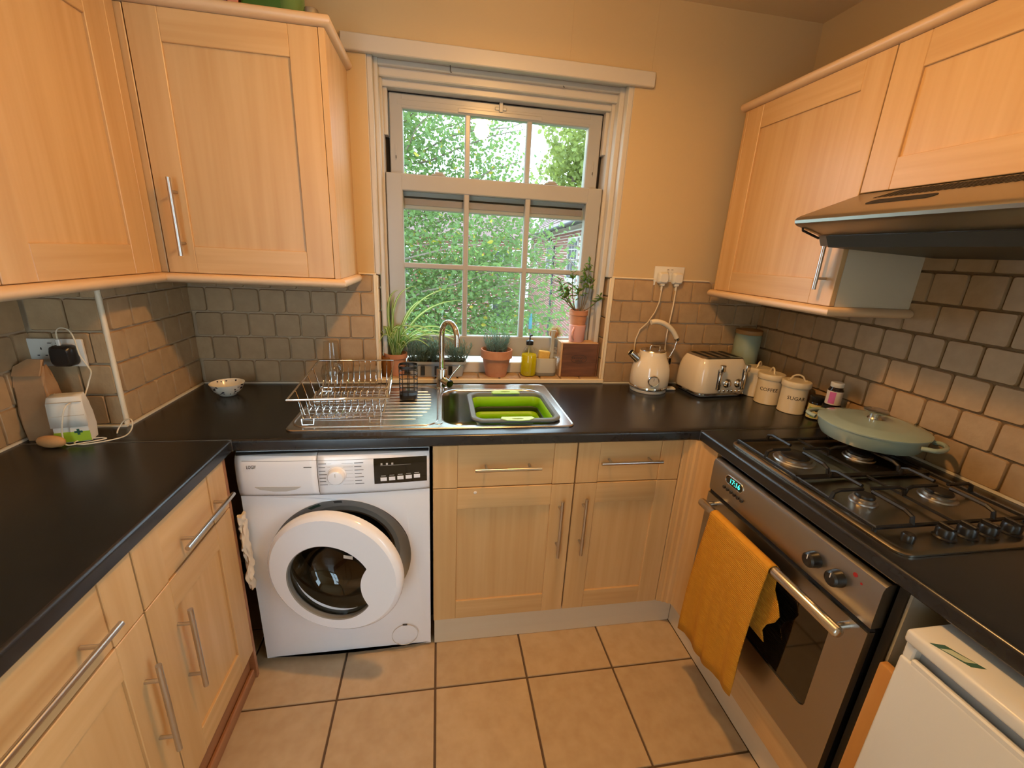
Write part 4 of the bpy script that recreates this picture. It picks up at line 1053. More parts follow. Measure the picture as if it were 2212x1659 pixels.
for s in (-1, 1):
    for y in (-.155, -.065, .03, .125):
        obj('side_wire', MB().tube([(s * hw, y, zr), (s * (hw - .004), y, zr - .003), (s * (hw - .024), y, .024), (s * .11, y, .021)], .0017, 5), 'chrome', t, 60, False)
for x in (-.112, .100):
    for y in (-.19, .165):
        obj('foot', MB().tube([(x - .018, y, .022), (x - .016, y - .004, .003), (x + .018, y - .004, .003), (x + .020, y, .022)], .0022, 6), 'chrome', t, 60, False)

# upturned glasses standing in the rack
gx, gy = -.405, -.135
tag(obj('stemless_glass', MB().lathe([(.028, .9445), (.038, .965), (.0435, .985), (.043, 1.005), (.036, 1.024), (.020, 1.036), (0, 1.038)], 32, (gx, gy, 0), False, True), 'glass', None, 60), 'clear round glass upturned in the dish rack', 'glass')
tag(obj('tumbler', MB().lathe([(.042, .9445), (.040, 1.0), (.034, 1.06), (.029, 1.105), (0, 1.107)], 32, (gx - .018, gy + .085, 0), False, True), 'glass', None, 60), 'tall clear glass upturned behind the round one', 'glass')

# black cutlery basket
t = thing('cutlery_basket', 'small black wire cutlery basket beside the dish rack', 'basket', (-.098, -.232, zs + .006))
bz = zs + .006
def ov_(w, d, z): return [(-.098 + a, -.232 + b, z) for a, b in rrect(w, d, .022, 4)]
obj('base', MB().loft([ov_(.066, .060, bz + .0005), ov_(.070, .064, bz + .004), ov_(.070, .064, bz + .020), ov_(.062, .056, bz + .022)]), 'iron', t, 40)
obj('top_band', MB().loft([ov_(.070, .072, bz + .128), ov_(.072, .074, bz + .128), ov_(.072, .074, bz + .138), ov_(.070, .072, bz + .138), ov_(.070, .072, bz + .128)], False, False), 'iron', t, 40)
for k in range(6):
    z = bz + .034 + k * .018
    obj('hoop', MB().tube(ov_(.069, .066, z), .0015, 5, True), 'iron', t, 60)
for a, b in ((0, -.034), (-.034, 0), (.034, 0), (0, .034), (-.02, -.033), (.02, .033)):
    obj('upright', MB().tube([(-.098 + a, -.232 + b * .97, bz + .02), (-.098 + a * 1.03, -.232 + b * 1.05, bz + .132)], .0017, 5), 'iron', t, 60)

# ---------------------------------------------------------------- things on the window sill
ZS = .9345                                      # top of the sill tiles
def pot_mb(x, y, z0, rb, rt, h, band=.0, wall=.006):
    return MB().lathe([(0, z0), (rb, z0), (rb + (rt - rb) * .7, z0 + h * .70), (rt - .004 + band, z0 + h * .70), (rt, z0 + h), (rt - wall, z0 + h), (rt - wall - .004, z0 + h * .80), (0, z0 + h * .80)], 36, (x, y, 0), False, False)
def needle(p, d, L, w, nrm):
    d = Vector(d).normalized(); s = d.cross(Vector(nrm)).normalized() * w
    p = Vector(p); q = p + d * L; m = p + d * L * .5 + Vector((0, 0, .04 * L))
    return [p, m - s, q, m + s]
def lavender(name, parent, x, y, z, spread, h, n, seed, sy=None):
    rnd = random.Random(seed); mb = MB()
    for k in range(n):
        a = rnd.uniform(0, 2 * PI); rr = spread * math.sqrt(rnd.random()) * .6
        sx, syy = x + rr * math.cos(a), y + rr * math.sin(a) * ((sy or spread) / spread)
        lean = Vector((math.cos(a) * .5 * rr / spread + rnd.uniform(-.25, .25), math.sin(a) * .3 * rr / spread + rnd.uniform(-.2, .2), 1)).normalized()
        hh = h * rnd.uniform(.55, 1.0)
        mb.tube([(sx, syy, z), tuple(Vector((sx, syy, z)) + lean * hh)], .0009, 4)
        for q in range(13):
            f = .15 + .85 * q / 12
            p = Vector((sx, syy, z)) + lean * hh * f
            b = q * 2.4 + rnd.random(); 
            d = Vector((math.cos(b), math.sin(b), .55 + .9 * f))
            vs = needle(p, d, rnd.uniform(.016, .030), .0019, (rnd.uniform(-.3, .3), rnd.uniform(-.3, .3), 1))
            mb.add(vs, [(0, 1, 2, 3)])
    o = obj(name, mb, 'lav', parent); o['kind'] = 'stuff'
    return o
# terracotta pot with lavender
x, y = .290, .050
t = thing('lavender_pot', 'terracotta pot with a small lavender plant in the middle of the sill', 'potted plant', (x, y, ZS))
obj('pot', pot_mb(x, y, ZS, .049, .074, .126, .004), 'terracotta', t, 35)
obj('soil', MB().lathe([(.064, ZS + .108), (0, ZS + .111)], 24, (x, y, 0), False, True), 'soil', t)
lavender('foliage', t, x, y, ZS + .108, .066, .095, 40, 3)
# grey trough with lavender seedlings
t = thing('plant_trough', 'grey plastic trough of lavender seedlings behind the tap', 'planter', (.012, .045, ZS))
def tr(w, d, z, r=.014): return [(.012 + a, .046 + b, z) for a, b in rrect(w, d, r, 4)]
obj('trough', MB().loft([tr(.236, .062, ZS), tr(.252, .074, ZS + .058), tr(.266, .086, ZS + .060), tr(.268, .088, ZS + .072), tr(.260, .080, ZS + .072), tr(.250, .072, ZS + .060)], True, False), 'grey_trough', t, 35)
obj('soil', MB().plate([rrect(.252, .073, .012, 4, .012, .046)], ZS + .056, ZS + .062, lambda u, v, d: (u, v, d)), 'soil', t)
for k in (-.062, .062, -.0):
    obj('clip', MB().rbox(.012 + k - .009, .012 + k + .009, .0045, .009, ZS + .008, ZS + .052, .002), 'black', t)
lavender('foliage', t, -.040, .046, ZS + .060, .110, .105, 95, 4, .045)
lavender('foliage', t, .105, .046, ZS + .060, .060, .100, 42, 5, .040)
# spider plant
x, y = -.172, .060
t = thing('spider_plant', 'spider plant with arching striped leaves in a terracotta pot', 'potted plant', (x, y, ZS))
obj('pot', MB().lathe([(0, ZS), (.036, ZS), (.047, ZS + .078), (.052, ZS + .080), (.053, ZS + .100), (.047, ZS + .100), (.044, ZS + .082), (0, ZS + .082)], 32, (x, y, 0), False, False), 'terracotta', t, 35)
obj('soil', MB().lathe([(.045, ZS + .085), (0, ZS + .088)], 24, (x, y, 0), False, True), 'soil', t)
rnd = random.Random(21)
def ribbon(pts, w0):
    mb = MB(); n = len(pts); P_ = [Vector(p) for p in pts]
    L, C1, C2, R_ = [], [], [], []
    for i in range(n):
        d = (P_[min(i + 1, n - 1)] - P_[max(i - 1, 0)]).normalized()
        s = d.cross(Vector((0.35, -.9, .25))).normalized()
        w = w0 * (.55 + .9 * (i / n) if i < n * .45 else 1.0 * (1 - (i / (n - 1) - .45) / .56) ** .8) + .0003
        up = s.cross(d) * w * .35
        L.append(P_[i] - s * w + up); R_.append(P_[i] + s * w + up); C1.append(P_[i] - s * w * .38); C2.append(P_[i] + s * w * .38)
    mb.loft([L, C1], False, False, 0, False); mb.loft([C1, C2], False, False, 1, False); mb.loft([C2, R_], False, False, 0, False)
    return mb
LEAF = [(-.08, .0, .335, .02), (-.05, .0, .36, .10), (.02, .02, .30, .16), (.10, -.02, .30, .34), (.16, -.03, .27, .42), (.05, -.01, .36, .28), (-.10, -.03, .22, -.06), (-.09, -.02, .26, -.04), (.0, .02, .25, .06), (.13, .01, .22, .30),
        (-.06, -.05, .20, -.10), (.07, -.05, .16, .14), (-.02, -.05, .22, -.03), (.03, -.06, .13, .04), (.18, -.02, .20, .33), (-.03, .02, .30, .0)]
for k, (dx, dy, h, tx_) in enumerate(LEAF + [(rnd.uniform(-.09, .14), rnd.uniform(-.06, .02), rnd.uniform(.14, .28), rnd.uniform(-.08, .25)) for _ in range(14)]):
    b = Vector((x + rnd.uniform(-.015, .015), y + rnd.uniform(-.015, .01), ZS + .086))
    top = b + Vector((dx * .75, dy, h * .85)); end = b + Vector((max(-.075, min(tx_, .30)), max(dy * 1.5, -.10), h * (.88 if h > .29 else .35)))
    pts = []
    for i in range(13):
        s = i / 12
        q = (1 - s) ** 2 * b + 2 * s * (1 - s) * top + s * s * end
        q.y = min(q.y, .088)
        pts.append(q)
    obj('leaf', ribbon(pts, rnd.uniform(.0042, .0062)), ['spider', 'spider_pale'], t)
# amber jar behind the spider plant
tag(obj('amber_pot', MB().lathe([(0, ZS), (.020, ZS), (.022, ZS + .085), (.020, ZS + .090), (.018, ZS + .086), (.017, ZS + .01), (0, ZS + .008)], 24, (-.2165 + .006, .028, 0), False, False), 'amber_pot', None, 50), 'small amber glass pot at the left end of the sill', 'pot')

# soap bottle
x, y = .446, .046
t = thing('soap_bottle', 'clear pump bottle of bright yellow washing-up liquid on the sill', 'bottle', (x, y, ZS))
BP = [(.030, ZS), (.037, ZS + .005), (.038, ZS + .02), (.038, ZS + .092), (.035, ZS + .108), (.026, ZS + .126), (.0165, ZS + .140), (.0145, ZS + .152)]
obj('glass', MB().lathe([(0, ZS)] + BP, 32, (x, y, 0), False, False), 'glass', t, 50)
obj('liquid', MB().lathe([(0, ZS + .003), (.030, ZS + .003), (.0355, ZS + .008), (.0362, ZS + .02), (.0362, ZS + .092), (.0345, ZS + .104), (0, ZS + .104)], 32, (x, y, 0), False, False), 'liquid', t, 50)
obj('dip_tube', MB().cyl((x - .004, y, ZS + .10), (x, y, ZS + .15), .0026, n=8), 'label_yellow', t, 50)
obj('collar', MB().lathe([(.0165, ZS + .150), (.0175, ZS + .153), (.0175, ZS + .168), (.0145, ZS + .171), (.006, ZS + .173)], 28, (x, y, 0)), 'black', t, 35)
obj('pump', MB().cyl((x, y, ZS + .172), (x, y, ZS + .196), .0035, n=12).rbox(x - .006, x + .006, y - .034, y + .010, ZS + .195, ZS + .204, .003), 'black', t, 50)
# blue strip on the glass
tag(obj('blue_tag', MB().rbox(.446, .462, .094, .098, 1.150, 1.205, .003).rbox(.452, .460, .094, .0975, 1.203, 1.225, .002), 'blue_plastic', None, 40), 'pale blue plastic tag on the window behind the soap bottle', 'tag')

# sink caddy with sponge and brush
cx0, cy0 = .531, .052
t = thing('sink_caddy', 'putty grey sink caddy beside the soap bottle', 'caddy', (cx0, cy0, ZS))
def cd(k, z): return [(cx0 + a, cy0 + b, z) for a, b in rrect(.104 + k, .052 + k, .024, 6)]
obj('foot_band', MB().loft([cd(-.004, ZS), cd(0, ZS + .002), cd(.0, ZS + .0165)], True, True), 'putty_dark', t, 40)
obj('cup', MB().loft([cd(.001, ZS + .0168), cd(.003, ZS + .086), cd(.0, ZS + .088), cd(-.004, ZS + .086), cd(-.004, ZS + .03)], True, True), 'putty', t, 40)
tag(obj('sponge', MB().rbox(cx0 - .047, cx0 + .006, cy0 - .016, cy0 + .016, ZS + .032, ZS + .118, .005, 2).xf(Matrix.Translation((cx0, cy0, ZS)) @ Matrix.Rotation(.10, 4, 'Y') @ Matrix.Translation((-cx0, -cy0, -ZS))), 'sponge', None, 50), 'yellow sponge standing in the sink caddy', 'sponge')
t = thing('dish_brush', 'dish brush with grey handle and tan bristles in the sink caddy', 'brush', (cx0 + .030, cy0, ZS + .032))
obj('handle', MB().loft([[(cx0 + o + a, cy0 + o2 + b, z) for a, b in rrect(w, .012, .004, 3)] for w, o, o2, z in ((.018, .026, 0, ZS + .032), (.019, .027, 0, ZS + .12), (.017, .027, -.004, ZS + .170), (.022, .027, -.012, ZS + .222))]), 'putty', t, 50)
obj('head', MB().cyl((cx0 + .026, cy0 - .008, ZS + .203), (cx0 + .036, cy0 + .002, ZS + .203), .019, n=20), 'lid_wood', t, 50)
rnd = random.Random(8); mb = MB(); c0 = Vector((cx0 + .036, cy0 + .002, ZS + .203))
for k in range(800):
    a = rnd.uniform(0, 2 * PI); rr = .017 * math.sqrt(rnd.random())
    ax_ = Vector((.38, .80, .30)).normalized(); e1 = Vector((0, 0, 1)); e2 = ax_.cross(e1).normalized()
    off = e1 * (rr * math.sin(a)) + e2 * (rr * math.cos(a))
    d = (ax_ + off / .017 * 1.15).normalized() * rnd.uniform(.030, .038)
    s = Vector((rnd.uniform(-1, 1), rnd.uniform(-1, 1), rnd.uniform(-1, 1))).normalized() * .0007
    p = c0 + off; mb.add([p - s, p + s, p + d], [(0, 1, 2)])
o = obj('bristles', mb, 'bristle', t); o['kind'] = 'stuff'

# wooden box, mug and jade plant
bx0, bx1, by0, by1 = .594, .781, .022, .090
t = thing('wooden_box', 'dark wooden box with an oval engraved emblem on the sill', 'box', ((bx0 + bx1) / 2, .055, ZS))
zb0, zb1 = ZS, ZS + .168
obj('front', MB().rbox(bx0 + .010, bx1 - .003, by0, by0 + .010, zb0, zb1 - .004, .0015), 'walnut', t)
obj('side', MB().rbox(bx0, bx0 + .0095, by0 - .001, by1, zb0, zb1, .0015), 'walnut_light', t)
obj('side', MB().rbox(bx1 - .0025, bx1 + .005, by0 - .001, by1, zb0, zb1, .0015), 'walnut', t)
obj('top', MB().rbox(bx0 + .0097, bx1 - .0027, by0 + .0005, by1, zb1 - .0105, zb1, .0015), 'walnut_light', t)
obj('back', MB().rbox(bx0 + .010, bx1 - .003, by1 - .009, by1 - .0005, zb0, zb1 - .011, .001), 'walnut', t)
ec = (bx0 + .094, zb0 + .088)
em = MB().plate([[(ec[0] + .041 * math.cos(a * PI / 20), ec[1] + .021 * math.sin(a * PI / 20)) for a in range(40)], [(ec[0] + .0395 * math.cos(a * PI / 20), ec[1] + .0195 * math.sin(a * PI / 20)) for a in range(40)]], by0 - .0004, by0 + .001, lambda u, v, d: (u, d, v))
for s, zz, sz in (('BRONCO', .004, .0165), ('SEEDS', -.0095, .0135)):
    q = text_mb(s, sz, .0006); em.add([(ec[0] + a, by0 - .0003 + c, ec[1] + zz + b) for a, b, c in q.v], q.f)
obj('emblem', em, 'text_dark', t)
mx, my = .676, .058; zm = zb1 + .0005
t = thing('mug', 'pink stoneware mug on top of the wooden box', 'mug', (mx, my, zm))
obj('cup', MB().lathe([(0, zm), (.033, zm), (.036, zm + .006), (.0405, zm + .080), (.0385, zm + .082), (.037, zm + .078), (.033, zm + .012), (0, zm + .010)], 36, (mx, my, 0), False, False), 'pink', t, 40)
hd_ = Vector((-.62, -.78, 0)).normalized()
pts = [Vector((mx, my, zm)) + hd_ * (.0375 + .024 * math.sin(PI * k / 10)) + Vector((0, 0, .066 - .050 * k / 10 + .004 * math.cos(PI * k / 10))) for k in range(11)]
obj('handle', MB().tube(pts, .0050, 10), 'pink', t, 60)
zj = zm + .040
t = thing('jade_plant', 'jade plant in a small terracotta pot set inside the pink mug', 'potted plant', (mx, my, zj))
obj('pot', MB().lathe([(0, zj), (.030, zj), (.0355, zj + .040), (.0405, zj + .086), (.0435, zj + .087), (.045, zj + .093), (.0435, zj + .099), (.045, zj + .104), (.0455, zj + .110), (.040, zj + .110), (.037, zj + .092), (0, zj + .092)], 36, (mx + .0, my, 0), False, False), 'terracotta', t, 35)
obj('soil', MB().lathe([(.039, zj + .095), (0, zj + .098)], 20, (mx, my, 0), False, True), 'soil', t)
rnd = random.Random(33)
lf = MB(); prof = [(-.0, 0), (.0042, .006), (.0052, .014), (.0038, .021), (0, .026)]
lf.add([(0, 0, 0), (-.0045, .009, .001), (-.0048, .016, .0015), (0, .025, .001), (.0048, .016, .0015), (.0045, .009, .001), (0, .012, .0035), (0, .012, -.0012)],
       [(0, 1, 6), (1, 2, 6), (2, 3, 6), (3, 4, 6), (4, 5, 6), (5, 0, 6), (1, 0, 7), (2, 1, 7), (3, 2, 7), (4, 3, 7), (5, 4, 7), (0, 5, 7)])
lme = bpy.data.meshes.new('leaf'); lme.from_pydata(lf.v, [], lf.f); lme.materials.append(MT['jade']); lme.shade_smooth()
BR = [(-.105, .150, -.01), (-.045, .185, .0), (.012, .200, .0), (.040, .165, -.02), (.092, .085, -.02), (-.085, .080, -.02), (-.020, .120, -.025), (.028, .235, -.01), (-.070, .110, .0)]
for ex, ez, ey in BR:
    b0 = Vector((mx + rnd.uniform(-.012, .012), my + rnd.uniform(-.01, .01), zj + .096))
    e = Vector((mx + ex, my + ey, zj + .096 + ez)); c1 = b0 + Vector((ex * .75, ey * .3, ez * .35))
    pts = [(1 - s) ** 2 * b0 + 2 * s * (1 - s) * c1 + s * s * e for s in [i / 7 for i in range(8)]]
    br = obj('branch', MB().tube(pts, [.0032 - .0019 * i / 7 for i in range(8)], 6), 'jade_stem', t, 60)
    for k in range(13):
        f = 1 - .5 * (k // 4) * .22 - rnd.uniform(0, .04)
        i = min(6, int(f * 7)); p = pts[i].lerp(pts[min(7, i + 1)], f * 7 - i)
        o = inst('leaf', lme, p, (rnd.uniform(-.6, 1.0), rnd.uniform(-.5, .5), k * 1.7 + rnd.random()), (1, 1, 1), br)
        s = rnd.uniform(1.1, 1.6) * (.75 if k < 3 else 1); o.scale = (s, s, s)

# ---------------------------------------------------------------- sockets
def socket(nm, label, x, z, y, w=.147, h=.086):
    t = thing(nm, label, 'socket', (x, y, z))
    obj('face_plate', MB().rbox(x - w / 2, x + w / 2, y - .010, y - .0002, z - h / 2, z + h / 2, .003, 2), 'white_plastic', t, 40)
    for s in (-1, 1):
        for (a, b, ww, hh) in ((0, .012, .003, .007), (-.010, -.008, .006, .0025), (.010, -.008, .006, .0025)):
            obj('pin_hole', MB().box(x + s * .036 + a - ww / 2, x + s * .036 + a + ww / 2, y - .0104, y - .0098, z + b - hh / 2, z + b + hh / 2), 'gap', t)
        obj('switch', MB().rbox(x + s * .010 - .0055, x + s * .010 + .0055, y - .013, y - .009, z + .016, z + .032, .0012), 'white_plastic', t)
        obj('switch_mark', MB().box(x + s * .010 - .0045, x + s * .010 + .0045, y - .0134, y - .0129, z + .028, z + .030), 'text_dark', t)
    return t
socket('double_socket', 'white double wall socket with two plugs above the kettle', 1.072, 1.4285, -.0005)
socket('double_socket', 'white double wall socket in the left corner with a black charger', -1.0835, 1.150, -.467 - .0045, .140, .083)
def plug(x, z, y, m='white_plastic'):
    return MB().loft([[(x + a, yy, z + b) for a, b in rrect(w, h, .010, 4)] for w, h, yy in ((.048, .050, y), (.050, .052, y - .008), (.047, .049, y - .020), (.036, .036, y - .028))]).rbox(x - .011, x + .011, y - .020, y - .004, z - .036, z - .022, .003).cyl((x, y - .012, z - .034), (x, y - .012, z - .056), .0062, .0045, 10)
for (x, lab, pts) in ((1.036, 'white plug and flex of the kettle in the wall socket', [(1.036, -.025, 1.364), (1.034, -.025, 1.31), (1.020, -.026, 1.265), (.990, -.028, 1.215), (.958, -.022, 1.180), (.945, -.018, 1.13), (.946, -.0165, 1.08), (.955, -.0165, .99), (.968, -.0165, .925), (.975, -.0165, .9155)]),
                      (1.108, 'white plug and flex of the toaster in the wall socket', [(1.108, -.025, 1.364), (1.106, -.027, 1.30), (1.099, -.030, 1.22), (1.092, -.034, 1.16), (1.094, -.034, 1.10), (1.106, -.032, 1.03), (1.118, -.030, .97), (1.135, -.026, .922), (1.16, -.022, .915)])):
    t = thing('plug', lab, 'plug', (x, -.011, 1.42))
    obj('plug_body', plug(x, 1.420, -.0112), 'white_plastic', t, 40)
    obj('flex', MB().tube(pts, .0032, 6), 'cord', t, 60)
t = thing('phone_charger', 'black charger plug with pale cable in the left socket', 'charger', (-1.050, -.482, 1.146))
obj('plug_body', MB().loft([[(-1.052 + a, yy, 1.146 + b) for a, b in rrect(w, h, .013, 4)] for w, h, yy in ((.052, .058, -.4822), (.056, .062, -.490), (.054, .060, -.512), (.044, .050, -.519))]), 'black', t, 40)
obj('connector', MB().rbox(-1.060, -1.050, -.508, -.500, 1.176, 1.196, .002), 'white_plastic', t)
cb = [(-1.055, -.504, 1.195), (-1.052, -.505, 1.218), (-1.038, -.507, 1.229), (-1.018, -.508, 1.222), (-1.010, -.508, 1.195), (-1.008, -.506, 1.150), (-.995, -.505, 1.115), (-.990, -.506, 1.098), (-1.000, -.508, 1.070), (-1.006, -.516, 1.045), (-1.000, -.545, 1.030), (-1.000, -.604, 1.028), (-1.008, -.619, .985), (-1.016, -.619, .945), (-1.015, -.617, .9165), (-.99, -.606, .9145), (-.955, -.585, .9145), (-.945, -.572, .9145), (-.965, -.568, .9150), (-1.000, -.585, .9165), (-1.005, -.603, .9145), (-.975, -.612, .9145), (-.930, -.590, .9145), (-.905, -.555, .9145), (-.900, -.530, .930), (-.910, -.512, .9495), (-.930, -.512, .945), (-.945, -.520, .9215), (-.940, -.535, .9145)]
def smooth_path(p, m=5):
    P_ = [Vector(q) for q in p]; out = []
    for i in range(len(P_) - 1):
        a, b, c, d = P_[max(i - 1, 0)], P_[i], P_[i + 1], P_[min(i + 2, len(P_) - 1)]
        for k in range(m):
            s = k / m
            out.append(.5 * ((2 * b) + (c - a) * s + (2 * a - 5 * b + 4 * c - d) * s * s + (3 * b - a - 3 * c + d) * s ** 3))
    return out + [P_[-1]]
obj('cable', MB().tube(smooth_path(cb), .0019, 6), 'cord', t, 60)

# ---------------------------------------------------------------- kettle
kx, ky = .993, -.112; z0 = ZT
t = thing('kettle', 'cream retro kettle with temperature dial next to the toaster', 'kettle', (kx, ky, z0))
obj('power_base', MB().lathe([(.080, z0 + .0005), (.082, z0 + .004), (.082, z0 + .014), (.074, z0 + .016)], 40, (kx, ky, 0)).rbox(kx + .06, kx + .135, ky - .02, ky + .015, z0 + .001, z0 + .012, .004), 'white_plastic', t, 40)
obj('base_ring', MB().lathe([(.084, z0 + .0165), (.087, z0 + .019), (.087, z0 + .027), (.0855, z0 + .030)], 48, (kx, ky, 0), True, True), 'chrome', t, 40)
obj('body', MB().lathe([(.0855, z0 + .0302), (.0885, z0 + .040), (.0875, z0 + .085), (.0845, z0 + .112), (.076, z0 + .138), (.066, z0 + .160), (.0605, z0 + .176), (.0595, z0 + .186), (.0565, z0 + .188)], 56, (kx, ky, 0), True, True), 'cream', t, 50)
ld = obj('lid', MB().lathe([(.0563, z0 + .1882), (.054, z0 + .192), (.040, z0 + .196), (0, z0 + .198)], 40, (kx, ky, 0), False, True), 'steel', t, 40)
obj('lid_handle', MB().tube([(kx - .022, ky - .012, z0 + .195), (kx - .021, ky - .012, z0 + .212), (kx - .016, ky - .012, z0 + .215), (kx + .020, ky - .012, z0 + .213), (kx + .025, ky - .012, z0 + .210), (kx + .026, ky - .012, z0 + .194)], .0026, 8), 'chrome', ld, 60)
obj('spout', MB().loft([[tuple(Vector((kx - .068, ky, z0 + .148)) + Vector((-.80, 0, .60)) * s + Vector((.60, 0, .80)) * (a * (r / .016)) + Vector((0, 1, 0)) * (b * (r / .016))) for a, b in circ(.016, 20)] for s, r in ((-.012, .023), (.01, .019), (.048, .0155), (.052, .0150))], False, False), 'steel', t, 50, solid=.0015)
hpts = [(kx - .030, ky, z0 + .318), (kx - .005, ky, z0 + .322), (kx + .030, ky, z0 + .315), (kx + .062, ky, z0 + .298), (kx + .088, ky, z0 + .274), (kx + .106, ky, z0 + .248)]
obj('handle', MB().tube(smooth_path(hpts, 4), .0115, 14), 'cream', t, 60)
obj('handle_end', MB().cyl((kx + .105, ky, z0 + .249), (kx + .112, ky, z0 + .238), .0125, .0115, 14), 'chrome', t, 50)
obj('handle_strap', MB().tube([(kx + .110, ky, z0 + .240), (kx + .104, ky, z0 + .200), (kx + .086, ky, z0 + .160), (kx + .078, ky, z0 + .135)], .0028, 8), 'chrome', t, 60)
obj('strap_clip', MB().rbox(kx + .074, kx + .094, ky - .012, ky + .012, z0 + .125, z0 + .160, .004), 'chrome', t)
gd = Vector((kx - .022, ky - .0855, z0 + .066)); gn = Vector((-.25, -.97, .02)).normalized()
obj('dial_rim', MB().lathe([(.026, -.006), (.026, .002), (.0235, .0055), (.0205, .004), (.0205, .0022)], 32, gd, False, False, ax=gn), 'chrome', t, 50)
dlf = obj('dial', MB().lathe([(.0206, .0015), (0, .0016)], 28, gd, False, True, ax=gn), 'dial', t)
obj('needle', MB().tube([gd + gn * .003, gd + gn * .003 + Vector((.001, 0, .014))], .0009, 5), 'text_dark', dlf)

# ---------------------------------------------------------------- toaster
t = thing('toaster', 'cream four-slice toaster beside the kettle', 'toaster', (1.290, -.140, ZT), math.radians(5))
def tl(k, z, r=.045): return [(a, b, z) for a, b in rrect(.265 + k, .196 + k, max(.012, r + k * .4), 6)]
obj('foot_skirt', MB().loft([tl(-.030, .002), tl(-.018, .008), tl(-.010, .012)], True, True), 'white_plastic', t, 40, False)
obj('trim_band', MB().loft([tl(-.004, .0122), tl(.004, .014), tl(.004, .022), tl(-.002, .0235)], True, True), 'chrome', t, 40, False)
obj('body', MB().loft([tl(0, .0237), tl(.004, .035), tl(.002, .09), tl(-.006, .125), tl(-.020, .150), tl(-.040, .168), tl(-.050, .175)], True, True), 'cream', t, 50, False)
tp = obj('top_plate', MB().loft([tl(-.050, .1752, .04), tl(-.056, .179, .04), tl(-.066, .181, .04)], True, True), 'steel', t, 40, False)
for k in range(4):
    xx = -.075 + k * .05
    obj('slot', MB().rbox(xx - .011, xx + .011, -.060, .060, .1795, .1818, .001), 'gap', tp, None, False)
fyt = -.0995
for xx in (-.040, .092):
    obj('lever_track', MB().rbox(xx - .008, xx + .008, fyt - .006, fyt + .006, .040, .135, .003), 'black', t, None, False)
    obj('lever', MB().rbox(xx - .012, xx + .012, fyt - .020, fyt - .003, .126, .158, .004, 2).rbox(xx - .0085, xx + .0085, fyt - .012, fyt - .004, .040, .126, .003), 'chrome', t, 50, False)
for xx in (.006, .066):
    kk = obj('browning_knob', MB().lathe([(.021, 0), (.021, .003), (.018, .005), (.0145, .014), (.012, .016)], 28, (xx, fyt - .001, .070), ax=(0, -1, 0)), 'chrome', t, 40, False)
    obj('knob_grip', MB().rbox(xx - .003, xx + .003, fyt - .021, fyt - .014, .058, .082, .001), 'steel_dull', kk, None, False)
for q in range(6):
    xx = -.024 + q * .0215
    obj('button', MB().lathe([(.0065, 0), (.0065, .003), (.005, .0045)], 14, (xx, fyt - .0005, .034), ax=(0, -1, 0)), 'chrome', t, 40, False)

# ---------------------------------------------------------------- canisters, jars and bottles
def bend_text(s, size, x, y, r, z, ang):
    q = text_mb(s, size, .0008)
    q.v = [(x + (r + .0003 + c) * math.sin(a / r + 0) * 1.0, y - (r + .0003 + c) * math.cos(a / r), z + b) for a, b, c in q.v]
    M = Matrix.Translation((x, y, 0)) @ Matrix.Rotation(ang, 4, 'Z') @ Matrix.Translation((-x, -y, 0))
    return q.xf(M)
def canister(x, y, word, label, ang, hang):
    t = thing('canister', label, 'canister', (x, y, ZT), 0, 'cream tin canisters by the right wall')
    r = .0495
    obj('tin', MB().lathe([(r - .001, ZT + .0005), (r + .001, ZT + .002), (r + .001, ZT + .004), (r, ZT + .006), (r, ZT + .128)], 40, (x, y, 0), True, True), 'cream_tin', t, 40)
    l = obj('lid', MB().lathe([(r + .0045, ZT + .112), (r + .005, ZT + .113), (r + .005, ZT + .132), (r + .003, ZT + .135), (r - .004, ZT + .137), (r - .010, ZT + .1355), (0, ZT + .138)], 40, (x, y, 0), False, True), 'cream_tin', t, 40)
    c, s = math.cos(hang), math.sin(hang)
    pts = [(x + c * a, y + s * a, ZT + .136 + .024 * math.sqrt(max(0, 1 - (a / .026) ** 2)) if abs(a) < .026 else ZT + .1365) for a in (-.036, -.028, -.0255, -.018, -.009, 0, .009, .018, .0255, .028, .036)]
    obj('handle', MB().tube(pts, .0036, 6), 'cream_tin', l, 60)
    if word: obj('lettering', bend_text(word, .0215, x, y, r, ZT + .068, ang), 'text_dark', t)
canister(1.492, -.192, None, 'cream tin canister half hidden behind the toaster', 0, .6)
canister(1.474, -.297, 'COFFEE', 'cream tin canister lettered COFFEE', math.radians(-41), 1.15)
canister(1.498, -.411, 'SUGAR', 'cream tin canister lettered SUGAR', math.radians(-30), -.55)
x, y = 1.498, -.072
t = thing('storage_jar', 'grey green ceramic jar with wooden lid in the far corner', 'jar', (x, y, ZT))
obj('body', MB().lathe([(.055, ZT + .0005), (.058, ZT + .006), (.058, ZT + .262), (.055, ZT + .268)], 36, (x, y, 0)), 'jar_green', t, 40)
obj('lid', MB().lathe([(.057, ZT + .2685), (.059, ZT + .271), (.059, ZT + .286), (.056, ZT + .289)], 36, (x, y, 0)), 'lid_wood', t, 40)
x, y = 1.531, -.497
def band(x, y, r, z0, z1, a0, a1, n=12):
    return MB().loft([[(x + r * math.cos(math.radians(a0 + (a1 - a0) * i / n)), y + r * math.sin(math.radians(a0 + (a1 - a0) * i / n)), z) for i in range(n + 1)] for z in (z0, z1)], False, False, closed=False)
t = thing('honey_jar', 'dark jar with yellow and green label in front of the sugar canister', 'jar', (x, y, ZT))
obj('glass', MB().lathe([(.026, ZT + .0005), (.028, ZT + .003), (.028, ZT + .066), (.026, ZT + .072)], 28, (x, y, 0)), 'amber', t, 40)
obj('cap', MB().lathe([(.0275, ZT + .0725), (.0285, ZT + .074), (.0285, ZT + .094), (.026, ZT + .096)], 28, (x, y, 0)), 'black', t, 40)
